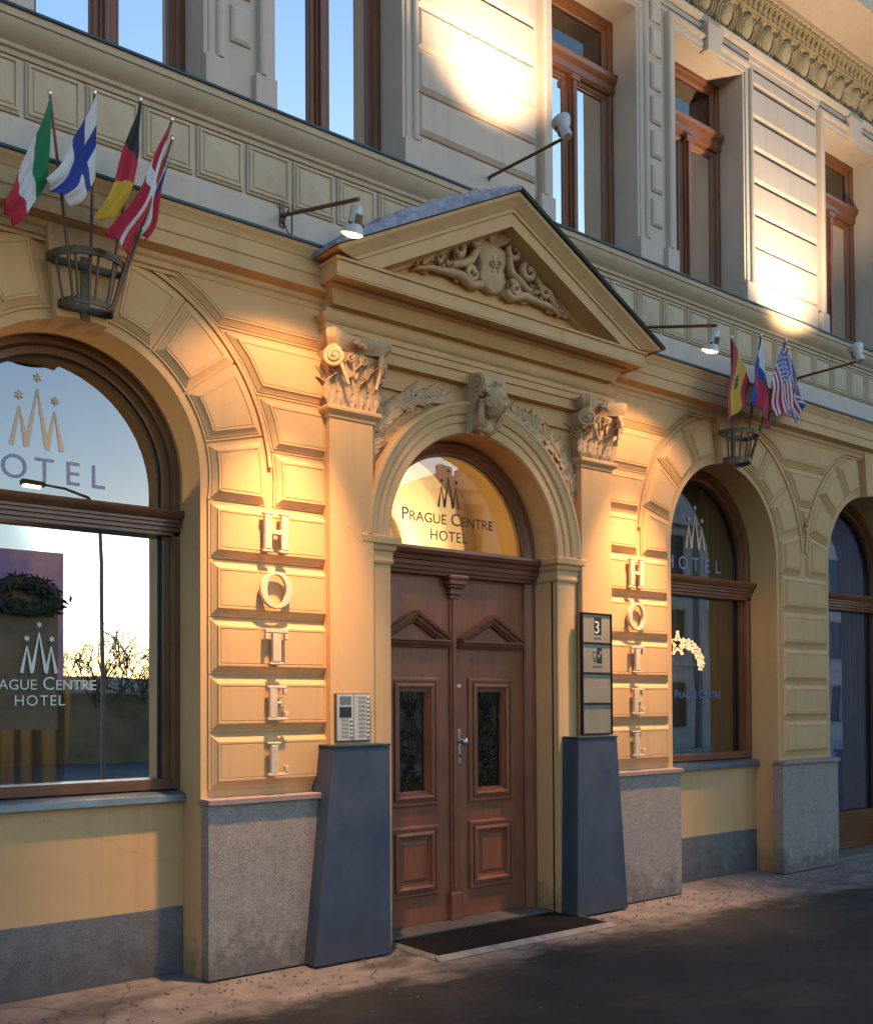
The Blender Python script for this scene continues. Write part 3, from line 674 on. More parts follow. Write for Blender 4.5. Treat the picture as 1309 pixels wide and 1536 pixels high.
def upper_window(c, w):
    a, b = c - w / 2, c + w / 2; y0 = .225
    fo = MB().panel(rect(a - .01, b + .01, 6.06, UZ1 + .01), [(0, y0 + .1), (0, y0), (.05, y0), (.06, y0 + .012), (.075, y0 + .015), (.075, y0 + .1)], False)
    w_ = obj('upper_window', fo, M['sash'], B)
    tz0, tz1 = 7.775, 7.975
    obj('transom', MB().prism_x([(y0 + .1, tz0), (y0, tz0), (y0 - .02, tz0 + .03), (y0 - .022, tz0 + .09), (y0 - .045, tz0 + .12), (y0 - .06, tz0 + .155), (y0 - .06, tz0 + .18), (y0 - .02, tz1), (y0 + .1, tz1)], a + .002, b - .002), M['sash_x'], w_, smooth=25)
    mu = MB().box(c - .045, c + .045, y0 - .005, y0 + .1, 6.06, tz0); mu.box(c - .024, c + .024, y0 - .035, y0 - .004, 6.06, tz0 - .02); mu.box(c - .06, c + .06, y0 - .045, y0 - .004, tz0 - .06, tz0)
    obj('mullion', mu, M['sash'], w_, bevel=.006)
    for xa, xb, za, zb in ((a + .065, c - .045, 6.07, tz0), (c + .045, b - .065, 6.07, tz0), (a + .065, b - .065, tz1, UZ1 - .06)):
        s = obj('sash', MB().panel(rect(xa, xb, za, zb), [(0, y0 + .08), (0, y0 + .02), (.035, y0 + .02), (.045, y0 + .032), (.058, y0 + .036), (.058, y0 + .08)], False), M['sash'], w_)
        gyy = y0 + .05
        obj('pane', MB().add([(xa + .05, gyy, za + .05), (xb - .05, gyy, za + .05), (xb - .05, gyy, zb - .05), (xa + .05, gyy, zb - .05)], [(0, 1, 2, 3)]), M['glass_up'], w_)
for c, w in UPW: surround(c, w); upper_window(c, w)
# toothed strip between the paired windows, stepped pilaster strips
for cx in (-1.24, 3.39, 8.015, 12.57):
    obj('pier_strip', MB().box(cx - .165, cx + .165, -.035, 0, 6.05, 8.66), M['upper'], B, bevel=.004)
    for k in range(7):
        z = 6.44 + .3365 * k
        obj('strip_block', MB().panel(rect(cx + .005 - .075, cx + .085, z + .035, z + .29), [(0, -.034), (0, -.05), (.022, -.064), (.024, -.064)]), M['upper'], B)
# horizontal bands of the wide piers
for xa, xb in ((.38, 1.76), (5.02, 6.36), (9.63, 10.965), (14.2, 15.5)):
    zs = [6.06, 6.40, 6.745, 7.09, 7.435, 7.78, 8.125, 8.47, 8.66]
    for k in range(8):
        z0, z1 = zs[k] + .012, zs[k + 1] - .012
        obj('wall_band', MB().panel(rect(xa, xb, z0, z1), [(0, .001), (0, -.018), (.03, -.046), (.034, -.046)]), M['upper'], B)

# upper entablature: architrave, egg frieze, leaf row, soffit, crown, balustrade
obj('upper_architrave', MB().plan([(-.01, 8.655), (.04, 8.66), (.04, 8.71), (.055, 8.715), (.055, 8.765), (.085, 8.775), (.10, 8.80), (.105, 8.825), (.07, 8.835), (-.01, 8.838)], [(-6, 0), (24, 0)]), M['upper'], B, smooth=22)
obj('upper_frieze', MB().plan([(-.01, 8.838), (.045, 8.838), (.06, 8.95), (.12, 9.10), (.15, 9.125), (.155, 9.14), (.17, 9.15), (.20, 9.25), (.235, 9.255), (.24, 9.29), (-.01, 9.30)], [(-6, 0), (24, 0)]), M['frieze'], B, smooth=22)
eg = MB()
eg.lathe([(.004, -.135), (.05, -.12), (.083, -.07), (.095, 0), (.088, .06), (.06, .11), (.03, .125)], (0, 0, 0), 12)
eg.v = [(x, y * .55, z) for x, y, z in eg.v]
egm = mesh('egg', eg, M['frieze'], 50)
shell = MB()
for rr, ww in ((.122, .017), (.160, .015)):
    pts = [(rr * cos(radians(a)) * 1.0, -.01, rr * 1.15 * sin(radians(a)) - .01) for a in range(150, 391, 12)]
    shell.tube(pts, ww, 6)
shm = mesh('egg_shell', shell, M['frieze'], 60)
dart = MB().rings([[(-.02, 0, .12), (0, -.035, .12), (.02, 0, .12)], [(-.012, 0, -.06), (0, -.02, -.08), (.012, 0, -.06)], [(-.001, 0, -.14), (0, -.006, -.14), (.001, 0, -.14)]], True, True, True)
dtm = mesh('dart', dart, M['frieze'], 40)
lfm = mesh('frieze_leaf', leaf_mb(.125, .062, .3, .5, 0, .010, 6), M['frieze'], 50)
tilt = Matrix.Rotation(radians(22), 4, 'X')
k = 0
xx = 8.0
while xx < 15.5:
    o = obj('egg', egm, None, B); o.matrix_local = Matrix.Translation((xx, -.088, 8.975)) @ tilt
    o = obj('egg_shell', shm, None, B); o.matrix_local = Matrix.Translation((xx, -.100, 8.98)) @ tilt
    o = obj('dart', dtm, None, B); o.matrix_local = Matrix.Translation((xx + .185, -.105, 8.98)) @ tilt
    for q in range(4):
        for s in (-1, 1):
            o = obj('frieze_leaf', lfm, None, B); o.matrix_local = Matrix.Translation((xx + q * .0925, -.200, 9.20)) @ Matrix.Rotation(radians(18), 4, 'X') @ Matrix.Rotation(radians(s * 48 + 90), 4, 'Y')
    xx += .37
cr = [(-.01, 9.28), (.26, 9.285), (.27, 9.33), (.70, 9.345), (.70, 9.34), (.73, 9.34), (.735, 9.46), (.75, 9.47), (.76, 9.50), (.80, 9.55), (.83, 9.60), (.835, 9.65), (-.01, 9.70)]
obj('upper_cornice', MB().plan(cr, [(-6, 0), (24, 0)]), M['upper'], B, smooth=22)
obj('upper_flashing', MB().prism_x([(-.84, 9.642), (-.848, 9.642), (-.848, 9.662), (-.1, 9.72), (-.1, 9.705)], -6, 24), M['zinc_dark'], B)
bal = obj('balustrade', MB().box(8, 20, -.86, -.62, 10.54, 10.68), M['upper'], B, bevel=.01)
obj('balustrade_base', MB().box(8, 20, -.845, -.62, 9.655, 9.78), M['upper'], bal, bevel=.01)
bl = MB().lathe([(.075, 0), (.075, .05), (.05, .07), (.06, .12), (.085, .22), (.08, .30), (.05, .45), (.042, .56), (.06, .6), (.045, .62), (.07, .66), (.075, .70), (.075, .76)], (0, 0, 0), 14)
blm = mesh('baluster', bl, M['upper'], 50)
for k in range(34): obj('baluster', blm, None, bal, loc=(9.5 + .24 * k, -.74, 9.78))
obj('balustrade_pier', MB().box(17.3, 17.8, -.88, -.60, 9.66, 10.80), M['upper'], bal, bevel=.01)
# ------------------------------------------------------------------ entrance door
DC = 5.61; FY = .205; LY = .265
fr = obj('door_frame', MB().arc([(.935, FY + .12), (.935, FY), (.885, FY), (.875, FY + .014), (.86, FY + .02), (.835, FY + .045), (.825, FY + .045), (.825, FY + .12)], (DX, 3.14), 0, 180, 48, tail=.0), M['door'], B, smooth=30)
tp = [(FY + .13, 2.925), (FY - .01, 2.925), (FY - .015, 2.95), (FY - .03, 2.955), (FY - .035, 2.985), (FY - .05, 2.99), (FY - .055, 3.025), (FY - .075, 3.032), (FY - .085, 3.062), (FY - .115, 3.075), (FY - .13, 3.105), (FY - .125, 3.128), (FY - .09, 3.138), (FY + .13, 3.138)]
obj('transom_beam', MB().prism_x(tp, DX - .932, DX + .932), M['door_x'], fr, smooth=25)
pts = half_disc(DX, 3.14, .84, FY + .085, 3.141)
fan = obj('fanlight', MB().add(pts, [tuple(range(len(pts)))]), M['glass_fan'], B)
obj('gasket', MB().arc([(.838, FY + .07), (.815, FY + .07), (.815, FY + .10), (.838, FY + .10)], (DX, 3.14), 1, 179, 40), M['bronze'], fan)
lettering('Prague Centre', .152, 'vinyl_dark', 5.60, FY + .081, 3.375, fan, caps=.78, sx=1.08)
lettering('HOTEL', .125, 'vinyl_dark', 5.60, FY + .081, 3.235, fan, space=1.12)
mb = MB(); crown_logo(mb, 5.60, 3.52, .34, FY + .081, 1); obj('crown_emblem', mb, M['vinyl_dark'], fan)

PM = [(0, .0), (0, -.016), (.012, -.026), (.030, -.026), (.034, -.014), (.046, -.014), (.050, -.032), (.072, -.040), (.088, -.032), (.092, -.012), (.104, -.012), (.108, .0)]
def off(prof, y): return [(d, y + v) for d, v in prof]
def leaf(s):
    x0, x1 = (DC - .805, DC - .004) if s < 0 else (DC + .004, DX + .822)
    cx = DC + s * .432
    # leaf body with the glazed opening cut through
    mb = MB(); gx0, gx1, gz0, gz1 = cx - .15, cx + .15, 1.11, 1.975
    for a, b, c, d in ((x0, gx0, .045, 2.93), (gx1, x1, .045, 2.93), (gx0, gx1, .045, gz0), (gx0, gx1, gz1, 2.93)): mb.box(a, b, LY, LY + .055, c, d)
    lf = obj('door_leaf', mb, M['door'], B)
    obj('glass_moulding', MB().panel(rect(cx - .26, cx + .26, 1.015, 2.075), off(PM, LY) + [(.118, LY + .0), (.122, LY + .03)], False), M['door'], lf, smooth=25)
    obj('panel_moulding', MB().panel(rect(cx - .26, cx + .26, .275, .855), off(PM, LY) + [(.112, LY + .006), (.118, LY + .006), (.15, LY - .016), (.154, LY - .016)]), M['door'], lf, smooth=25)
    obj('door_pane', MB().add([(gx0, LY + .035, gz0), (gx1, LY + .035, gz0), (gx1, LY + .035, gz1), (gx0, LY + .035, gz1)], [(0, 1, 2, 3)]), M['glass_door'], lf)
    obj('pane_curtain', MB().box(gx0, gx1, LY + .046, LY + .052, gz0, gz1), M['pane_cloth'], lf)
    # little pediment
    zb, za, hw = 2.325, 2.625, .365
    obj('door_cornice', MB().prism_x([(LY, zb), (LY - .03, zb), (LY - .034, zb + .015), (LY - .05, zb + .02), (LY - .06, zb + .045), (LY - .075, zb + .05), (LY - .075, zb + .066), (LY, zb + .072)], cx - hw, cx + hw), M['door_x'], lf, smooth=25)
    for q in (-1, 1):
        R = []
        pr_ = [(LY, -.085), (LY - .028, -.085), (LY - .034, -.07), (LY - .05, -.062), (LY - .056, -.036), (LY - .075, -.026), (LY - .08, 0), (LY, 0)]
        R.append([(cx, y, za + d * 1.1) for y, d in pr_]); R.append([(cx + q * (hw + .01), y, zb + .085 + d * 1.0 + .0) for y, d in pr_])
        obj('door_gable', MB().rings(R, True, True, True), M['door_x'], lf, smooth=25)
    # wrought iron grille: mirrored S scrolls
    gr = MB(); y = LY + .012
    for sx in (-1, 1):
        for zc, h in ((1.85, 1), (1.60, -1), (1.40, 1), (1.23, -1)):
            pts = spiral(cx + sx * .052, zc, y, .043, 1.35, pi / 2 * h, sx * h, 20); gr.tube(pts, .0055, 6)
        wav = [(cx + sx * (.062 + .048 * cos((z - 1.12) * 15.0)), y, z) for z in [1.12 + .034 * k for k in range(26)]]
        gr.tube(wav, .0065, 6)
    gr.tube([(cx, y, 1.11), (cx, y, 1.975)], .005, 6)
    for zz in (1.30, 1.50, 1.74): gr.tube([(cx - .06, y, zz), (cx + .06, y, zz)], .008, 6)
    obj('grille', gr, M['iron'], lf, smooth=60)
    return lf
lL, lR = leaf(-1), leaf(1)
as_ = MB().prism([(DC - .038, .045), (DC + .038, .045), (DC + .038, 2.90), (DC - .038, 2.90)], LY, LY - .022)
as_.prism([(DC - .02, .30), (DC + .02, .30), (DC + .02, 2.75), (DC - .02, 2.75)], LY - .022, LY - .038)
ag = obj('astragal_post', as_, M['door'], B, bevel=.005)
obj('astragal_foot', MB().box(DC - .062, DC + .062, LY - .05, LY - .001, .04, .27), M['door'], ag, bevel=.01)
cap_ = MB()
for z0, z1, hw, d in ((2.74, 2.775, .05, .045), (2.775, 2.83, .062, .06), (2.83, 2.855, .085, .08), (2.855, 2.90, .098, .095), (2.90, 2.935, .108, .105)): cap_.box(DC - hw, DC + hw, LY - d, LY - .001, z0, z1)
obj('astragal_bracket', cap_, M['door_x'], ag, bevel=.008)
hd = obj('handle_plate', MB().box(DC + .052, DC + .088, LY - .012, LY - .0005, 1.345, 1.64), M['steel'], lR, bevel=.005)
kn = MB(); kn.tube([(DC + .07, LY - .01, 1.535), (DC + .07, LY - .06, 1.535)], .011, 10); kn.lathe([(.004, -.03), (.024, -.024), (.032, -.008), (.030, .01), (.015, .02)], (DC + .07, LY - .075, 1.535), 16, 'y')
obj('door_knob', kn, M['steel'], lR, smooth=50)
obj('keyhole', MB().box(DC + .063, DC + .077, LY - .015, LY - .011, 1.40, 1.43), M['black'], lR)
obj('door_sticker', MB().box(DC + .055, DC + .095, LY - .003, LY - .0005, 1.995, 2.022), M['vinyl'], lR)
obj('threshold', MB().box(DX - .93, DX + .93, .03, .34, .0, .042), M['granite_dark'], B, bevel=.006)

# lit hall behind the door
hall = MB()
hx0, hx1, hy0, hy1 = 4.62, 6.72, .36, 3.35
hall.add([(hx0, hy0, .05), (hx0, hy1, .05), (hx0, hy1, 4.4), (hx0, hy0, 4.4)], [(0, 1, 2, 3)])
hall.add([(hx1, hy0, .05), (hx1, hy1, .05), (hx1, hy1, 4.4), (hx1, hy0, 4.4)], [(0, 1, 2, 3)])
hall.add([(hx0, hy1, .05), (hx1, hy1, .05), (hx1, hy1, 4.4), (hx0, hy1, 4.4)], [(0, 1, 2, 3)])
cx = (hx0 + hx1) / 2; n = 20
R = []
for y in (hy0, hy1): R.append([(cx + 1.05 * cos(pi * k / n), y, 3.35 + .98 * sin(pi * k / n)) for k in range(n + 1)])
hall.rings(R, False)
obj('hall_vault', hall, M['white_plaster'], B, smooth=40)
for y in (1.15, 2.35):
    obj('vault_rib', MB().arc([(1.05, y), (.90, y), (.90, y + .22), (1.05, y + .22)], (cx, 3.30), 0, 180, 30, tail=.05), M['white_plaster'], B, smooth=40)
pl = bpy.data.lights.new('hall_lamp', 'POINT'); pl.energy = HALL_W; pl.color = (1, .80, .48); pl.shadow_soft_size = .12
hl = thing('ceiling_lamp', 'small lit ceiling lamp hanging in the entrance hall behind the fanlight', 'lamp', (6.30, 2.62, 3.50))
po = bpy.data.objects.new('hall_light', pl); C.objects.link(po); po.parent = hl; po.location = (0, 0, -.12)
obj('shade', MB().lathe([(.10, 0), (.11, .03), (.06, .09), (.015, .11), (.012, .65)], (0, 0, 0), 16), M['housing'], hl, smooth=50)
obj('bulb', MB().lathe([(.01, -.06), (.05, -.045), (.06, -.01), (.03, .02)], (0, 0, -.01), 14), M['room_glow'], hl, smooth=60)

# ------------------------------------------------------------------ capitals
alow = mesh('acanthus_leaf', leaf_mb(.25, .15, .22, .9, 4, .010, 12), M['carved'], 60)
ahigh = mesh('acanthus_leaf', leaf_mb(.36, .13, .24, .9, 5, .010, 13), M['carved'], 60)
asmall = mesh('acanthus_leaf', leaf_mb(.16, .085, .3, 1.1, 3, .008, 9), M['carved'], 60)
def capital(cx):
    bell = MB(); R = []
    for t in (0, .2, .45, .7, .9, 1):
        hw = .20 + .055 * t ** 2; f = -.105 - .055 * t ** 2
        R.append([(cx - hw, .02, 4.045 + .40 * t), (cx - hw, f, 4.045 + .40 * t), (cx + hw, f, 4.045 + .40 * t), (cx + hw, .02, 4.045 + .40 * t)])
    bell.rings(R, True, True, True)
    c = obj('capital', bell, M['carved'], B)
    # abacus with hollowed sides and cut corners
    def ring(z, e):
        pts = []
        hw = .30 + e; fy = -.255 - e
        pts += [(cx - hw, .02)]
        for k in range(7):
            t = k / 6; pts.append((cx - hw + .045 * sin(pi * t), .02 + (fy + .045 - .02) * t))
        pts.append((cx - hw + .05, fy))
        for k in range(1, 10):
            t = k / 10; pts.append((cx - hw + .05 + (2 * hw - .1) * t, fy + .075 * sin(pi * t)))
        pts.append((cx + hw - .05, fy))
        for k in range(7):
            t = 1 - k / 6; pts.append((cx + hw - .045 * sin(pi * t), .02 + (fy + .045 - .02) * t))
        return [(x, y, z) for x, y in pts]
    ab = MB().rings([ring(4.455, -.045), ring(4.475, -.03), ring(4.50, -.006), ring(4.535, .004), ring(4.56, .0), ring(4.575, -.012)], True, True, True)
    obj('abacus', ab, M['carved'], c, smooth=35)
    for me, row, dz in ((ahigh, (-.13, 0, .13), 0), (alow, (-.195, -.065, .065, .195), -.0)):
        for dx in row:
            o = obj('acanthus_leaf', me, None, c); o.matrix_local = Matrix.Translation((cx + dx, -.112 if me is ahigh else -.118, 4.046)) @ Matrix.Rotation(dx * .35, 4, 'Y')
    for s in (-1, 1):
        for me, yy in ((alow, -.06), (ahigh, -.035)):
            o = obj('acanthus_leaf', me, None, c); o.matrix_local = Matrix.Translation((cx + s * .20, yy, 4.046)) @ Matrix.Rotation(s * pi / 2, 4, 'Z')
        for dx, an in ((.10, .35), (.17, .75)):
            o = obj('acanthus_leaf', asmall, None, c); o.matrix_local = Matrix.Translation((cx + s * dx, -.15, 4.28)) @ Matrix.Rotation(s * an, 4, 'Y')
        # corner volutes and small inner helices
        vm = MB(); p = spiral(0, 0, 0, .078, 2.1, pi / 2, -1, 34, .03, .12)
        vm.tube([(0.0 - .10, .02, -.20), (-.05, .0, -.06), (-.03, 0, .05)] + p, [.012, .016, .02] + [.021 - .008 * i / 34 for i in range(35)], 8)
        vm.lathe([(.004, -.045), (.022, -.03), (.024, .01)], (0, 0, 0), 10, 'y')
        o = obj('volute', vm, M['carved'], c, smooth=60); o.matrix_local = Matrix.Translation((cx + s * .215, -.195, 4.375)) @ Matrix.Rotation(s * radians(38), 4, 'Z') @ Matrix.Diagonal((s, 1, 1, 1))
        vm = MB(); p = spiral(0, 0, 0, .04, 1.6, pi / 2, -1, 24, .01, .15); vm.tube([(.06, .02, -.14), (.03, .0, -.03)] + p, .010, 6)
        o = obj('helix', vm, M['carved'], c, smooth=60); o.matrix_local = Matrix.Translation((cx + s * .062, -.175, 4.40)) @ Matrix.Diagonal((-s, 1, 1, 1))
    fl = MB()
    for k in range(7):
        a = pi * (k - .5) / 6 + .0; fl.tube([(cx, -.2, 4.49), (cx + .045 * cos(a), -.225, 4.49 + .045 * sin(a)), (cx + .065 * cos(a), -.215, 4.49 + .065 * sin(a))], [.012, .017, .006], 6)
    fl.lathe([(.004, -.04), (.018, -.03), (.02, 0)], (cx, -.21, 4.49), 10, 'y')
    obj('fleuron', fl, M['carved'], c, smooth=60)
capital(4.30); capital(7.025)

# ------------------------------------------------------------------ olive branches in the spandrels
olv = [mesh('olive_leaf', leaf_mb(l, w, .10, .25, 0, .007, 7), M['carved'], 60) for l, w in ((.15, .042), (.125, .038), (.17, .046))]
def branch(s):
    # stem runs from low by the pilaster up and in over the arch
    P = [(1.16, 3.66), (1.14, 3.80), (1.07, 3.95), (.97, 4.08), (.83, 4.19), (.66, 4.27), (.48, 4.325), (.34, 4.34)]
    P = [(DX + s * a, z) for a, z in P]; st = [(x, -.035, z) for x, z in P]
    b = obj('olive_branch', MB().tube(st, [.016, .015, .014, .013, .012, .010, .008, .005], 7), M['carved'], B, smooth=60)
    rr = random.Random(7 + s)
    for k in range(26):
        t = .08 + .90 * k / 25 * .999; i = min(int(t * 7), 6); f = t * 7 - i
        x = P[i][0] + (P[i + 1][0] - P[i][0]) * f; z = P[i][1] + (P[i + 1][1] - P[i][1]) * f
        a = atan2(P[i + 1][0] - P[i][0], P[i + 1][1] - P[i][1])
        for q in (-1, 1):
            if rr.random() < .05: continue
            an = a + q * (.62 + .35 * rr.random())
            o = obj('olive_leaf', olv[rr.randrange(3)], None, b)
            o.matrix_local = Matrix.Translation((x, -.034 - .012 * rr.random(), z)) @ Matrix.Rotation(an, 4, 'Y') @ Matrix.Rotation(rr.uniform(-.3, .3), 4, 'Z') @ Matrix.Diagonal((1, 1, (.95 if k < 18 else .75) * rr.uniform(.8, 1.1), 1))
    fm = MB()
    for k in range(9):
        t = rr.uniform(.1, .95); i = min(int(t * 7), 6); x, z = P[i]
        fm.lathe([(.003, -.018), (.014, -.012), (.017, 0), (.012, .012)], (x - s * rr.uniform(.02, .09), -.035, z - rr.uniform(.02, .08)), 8)
    obj('olive', fm, M['carved'], b, smooth=60)
branch(-1); branch(1)

# ------------------------------------------------------------------ keystone console with a carved head
con = [(.0, 4.06), (-.10, 4.055), (-.13, 4.075), (-.145, 4.12), (-.135, 4.2), (-.15, 4.28), (-.20, 4.33), (-.255, 4.36), (-.285, 4.41), (-.28, 4.47), (-.24, 4.515), (-.17, 4.535), (0, 4.54)]
KX = 5.605
kc = obj('keystone_head', MB().prism_x(con, KX - .12, KX + .12), M['carved'], B, bevel=.008)
for s in (-1, 1):
    v = MB(); v.tube([(KX + s * .122, y, z) for y, _, z in [(q[0], 0, q[2]) for q in spiral(-.195, 4.435, 0, .082, 2.0, 0, 1, 36, 0, .1)]], .011, 6)
    v.tube([(KX + s * .122, -.11, 4.40), (KX + s * .122, -.07, 4.28), (KX + s * .122, -.09, 4.15), (KX + s * .122, -.075, 4.09)], .010, 6)
    obj('console_scroll', v, M['carved'], kc, smooth=60)
hm = MB(); nu, nv = 40, 32; R = []
def gauss(a, b, s): return math.exp(-(a * a) / (s[0] ** 2) - (b * b) / (s[1] ** 2))
for j in range(nv + 1):
    ph = pi * j / nv; ring = []
    for i in range(nu):
        th = 2 * pi * i / nu; u_, v_ = sin(ph) * sin(th), cos(ph); front = -sin(ph) * cos(th)
        x, y, z = .085 * u_ * (1 - .18 * max(0, -v_)), .095 * front, .128 * v_
        if front < 0:
            d = .046 * gauss(u_, v_ + .08, (.16, .26)) + .016 * gauss(u_, v_ - .34, (.5, .12)) - .026 * (gauss(u_ - .36, v_ - .14, (.17, .11)) + gauss(u_ + .36, v_ - .14, (.17, .11)))
            d += .020 * gauss(u_, v_ + .48, (.25, .07)) - .018 * gauss(u_, v_ + .37, (.25, .05)) + .010 * gauss(u_, v_ + .78, (.22, .14)) + .008 * (gauss(u_ - .45, v_ + .2, (.2, .2)) + gauss(u_ + .45, v_ + .2, (.2, .2)))
            y -= d
        ring.append((x, y, z))
    R.append(ring)
hm.rings(R, True)
f = obj('face', hm, M['carved'], kc, smooth=75); f.matrix_local = Matrix.Translation((KX + .01, -.265, 4.285)) @ Matrix.Rotation(radians(24), 4, 'Z') @ Matrix.Rotation(radians(12), 4, 'X')
hr = MB(); rr = random.Random(3)
for k in range(34):
    a = pi * (k % 17) / 16; lay = k // 17
    cx_, cz_ = KX + .01 + (.092 + .02 * lay) * cos(a), 4.30 + (.135 + .012 * lay) * sin(a) - (.05 if sin(a) < .3 else 0)
    r = .022 + .01 * rr.random()
    hr.tube(spiral(cx_, cz_, -.285 + .05 * lay + .015 * rr.random(), r, 1.3, rr.random() * 6, rr.choice((-1, 1)), 10, .012, .3), .010, 5)
for s in (-1, 1):
    for q in range(2):
        hr.tube([(KX + .01 + s * .085, -.25, 4.28), (KX + s * (.105 + .02 * q), -.235, 4.21), (KX + s * (.085 + .03 * q), -.215, 4.14), (KX + s * (.06 + .03 * q), -.20, 4.09)], [.018, .022, .018, .008], 6)
obj('hair', hr, M['carved'], kc, smooth=70)
bst = MB().lathe([(.02, -.10), (.05, -.085), (.062, -.05), (.05, -.01), (.042, .03)], (KX + .005, -.165, 4.14), 14); obj('neck', bst, M['carved'], kc, smooth=60)
bd = MB()
for a_ in range(5): bd.lathe([(.003, -.022), (.02, -.014), (.026, 0), (.016, .016)], (KX - .08 + .04 * a_, -.175, 4.085 - .012 * (2 - abs(a_ - 2))), 8)
obj('collar', bd, M['carved'], kc, smooth=60)

# ------------------------------------------------------------------ relief in the pediment
sld = MB(); R = []
out_ = [(0, -.20), (.10, -.17), (.155, -.09), (.13, .0), (.165, .09), (.15, .17), (.08, .19), (0, .225), (-.08, .19), (-.15, .17), (-.165, .09), (-.13, 0), (-.155, -.09), (-.10, -.17)]
for k, (sc, y) in enumerate(((1, 0), (1, -.035), (.92, -.05), (.86, -.042), (.6, -.062), (.3, -.072))): R.append([(x * sc, y, z * sc) for x, z in out_])
sld.rings(R, True, True, True)
rel = obj('cartouche', sld, M['carved'], B, smooth=45); rel.location = (DX + .03, -.145, 5.42); rel.scale = (1, 1.25, 1.06)
RX = -(DX - .005); RZ = -5.385; RYo = .165
def sub(name, mb, sm=60):
    mb.v = [(x + RX, y + RYo, z + RZ) for x, y, z in mb.v]; return obj(name, mb, M['carved'], rel, smooth=sm)
for s in (-1, 1):
    c0 = DX - .005
    for (a, b, r, tn, st, k, th) in ((.225, 5.545, .085, 1.5, -.4, 1, .034), (.40, 5.435, .085, 1.6, 0, 1, .036), (.235, 5.27, .06, 1.4, 2.2, -1, .028), (.60, 5.315, .055, 1.4, .2, 1, .024)):
        p = spiral(0, 0, 0, r, tn, st, k, 26, .05, .15)
        sub('scroll', MB().tube([(c0 + s * (a + x), -.20 + y, b + z) for x, y, z in p], [th * (1 - .55 * i / 26) for i in range(27)], 8))
    # long S bands joining the scrolls towards the corners
    for pl_ in ([(.17, 5.50), (.22, 5.40), (.31, 5.34), (.42, 5.31), (.52, 5.30)], [(.13, 5.22), (.22, 5.205), (.36, 5.24), (.50, 5.245), (.66, 5.225), (.80, 5.20)], [(.48, 5.42), (.56, 5.37), (.66, 5.32), (.74, 5.25)]):
        sub('band', MB().tube([(c0 + s * x, -.215 + .02 * (i % 2), z) for i, (x, z) in enumerate(pl_)], [.03, .036, .032, .026, .02, .012][:len(pl_)], 8))
    rr = random.Random(11)
    for (x, z, r) in ((.66, 5.29, .042), (.745, 5.24, .04), (.81, 5.215, .03), (.545, 5.26, .035), (.70, 5.215, .03)):
        fm = MB(); fm.lathe([(.003, -.03), (r * .4, -.026), (r * .5, 0)], (c0 + s * x, -.20, z), 8, 'y')
        for k in range(5):
            a = 2 * pi * k / 5 + rr.random(); fm.lathe([(.002, -.02), (r * .42, -.012), (r * .5, .004), (r * .3, .02)], (c0 + s * x + r * .8 * cos(a), -.185, z + r * .8 * sin(a)), 8, 'y')
        sub('flower', fm)
    for k in range(16):
        x = rr.uniform(.16, .88); z = 5.20 + rr.uniform(.02, .95) * max(.03, (.62 - x * .62)); l = rr.uniform(.07, .12)
        mb = leaf_mb(l, l * .5, .4, 1.0, 3, .012, 9); m_ = Matrix.Translation((c0 + s * x, -.175 - rr.uniform(0, .03), z)) @ Matrix.Rotation(s * rr.uniform(-.4, 2.2), 4, 'Y') @ Matrix.Rotation(rr.uniform(-.5, .5), 4, 'Z')
        mb.v = [tuple(m_ @ Vector(p)) for p in mb.v]; sub('leaf', mb)
    for (x, z, an, l) in ((.30, 5.50, .9, .16), (.46, 5.36, 1.1, .17), (.55, 5.36, .7, .13), (.33, 5.29, 1.5, .15), (.85, 5.205, 1.45, .10), (.20, 5.30, 2.2, .12), (.12, 5.60, .5, .12), (.18, 5.44, .6, .10)):
        mb = leaf_mb(l, l * .55, .3, .8, 3, .012, 9); m_ = Matrix.Translation((c0 + s * x, -.19, z)) @ Matrix.Rotation(s * an, 4, 'Y')
        mb.v = [tuple(m_ @ Vector(p)) for p in mb.v]; sub('leaf', mb)
for k in range(7):
    a = radians(-52 + 104 * k / 6) + .12
    mb = MB().tube([(DX + .01, -.185, 5.55), (DX + .01 + .10 * sin(a), -.225, 5.55 + .09 * cos(a)), (DX + .01 + .155 * sin(a), -.25, 5.56 + .145 * cos(a)), (DX + .01 + .175 * sin(a), -.235, 5.56 + .16 * cos(a))], [.014, .026, .034, .012], 8); sub('shell_lobe', mb)
mon = MB()
for s in (-1, 1):
    mon.tube([(x, y, z) for x, y, z in spiral(DX - .005 + s * .03, 5.40, -.243, .035, 1.2, 0, s, 16, 0, .3)], .008, 6); mon.tube([(DX - .005 - s * .04, -.238, 5.46), (DX - .005, -.243, 5.40), (DX - .005 + s * .04, -.238, 5.33)], .007, 6)
sub('monogram', mon)

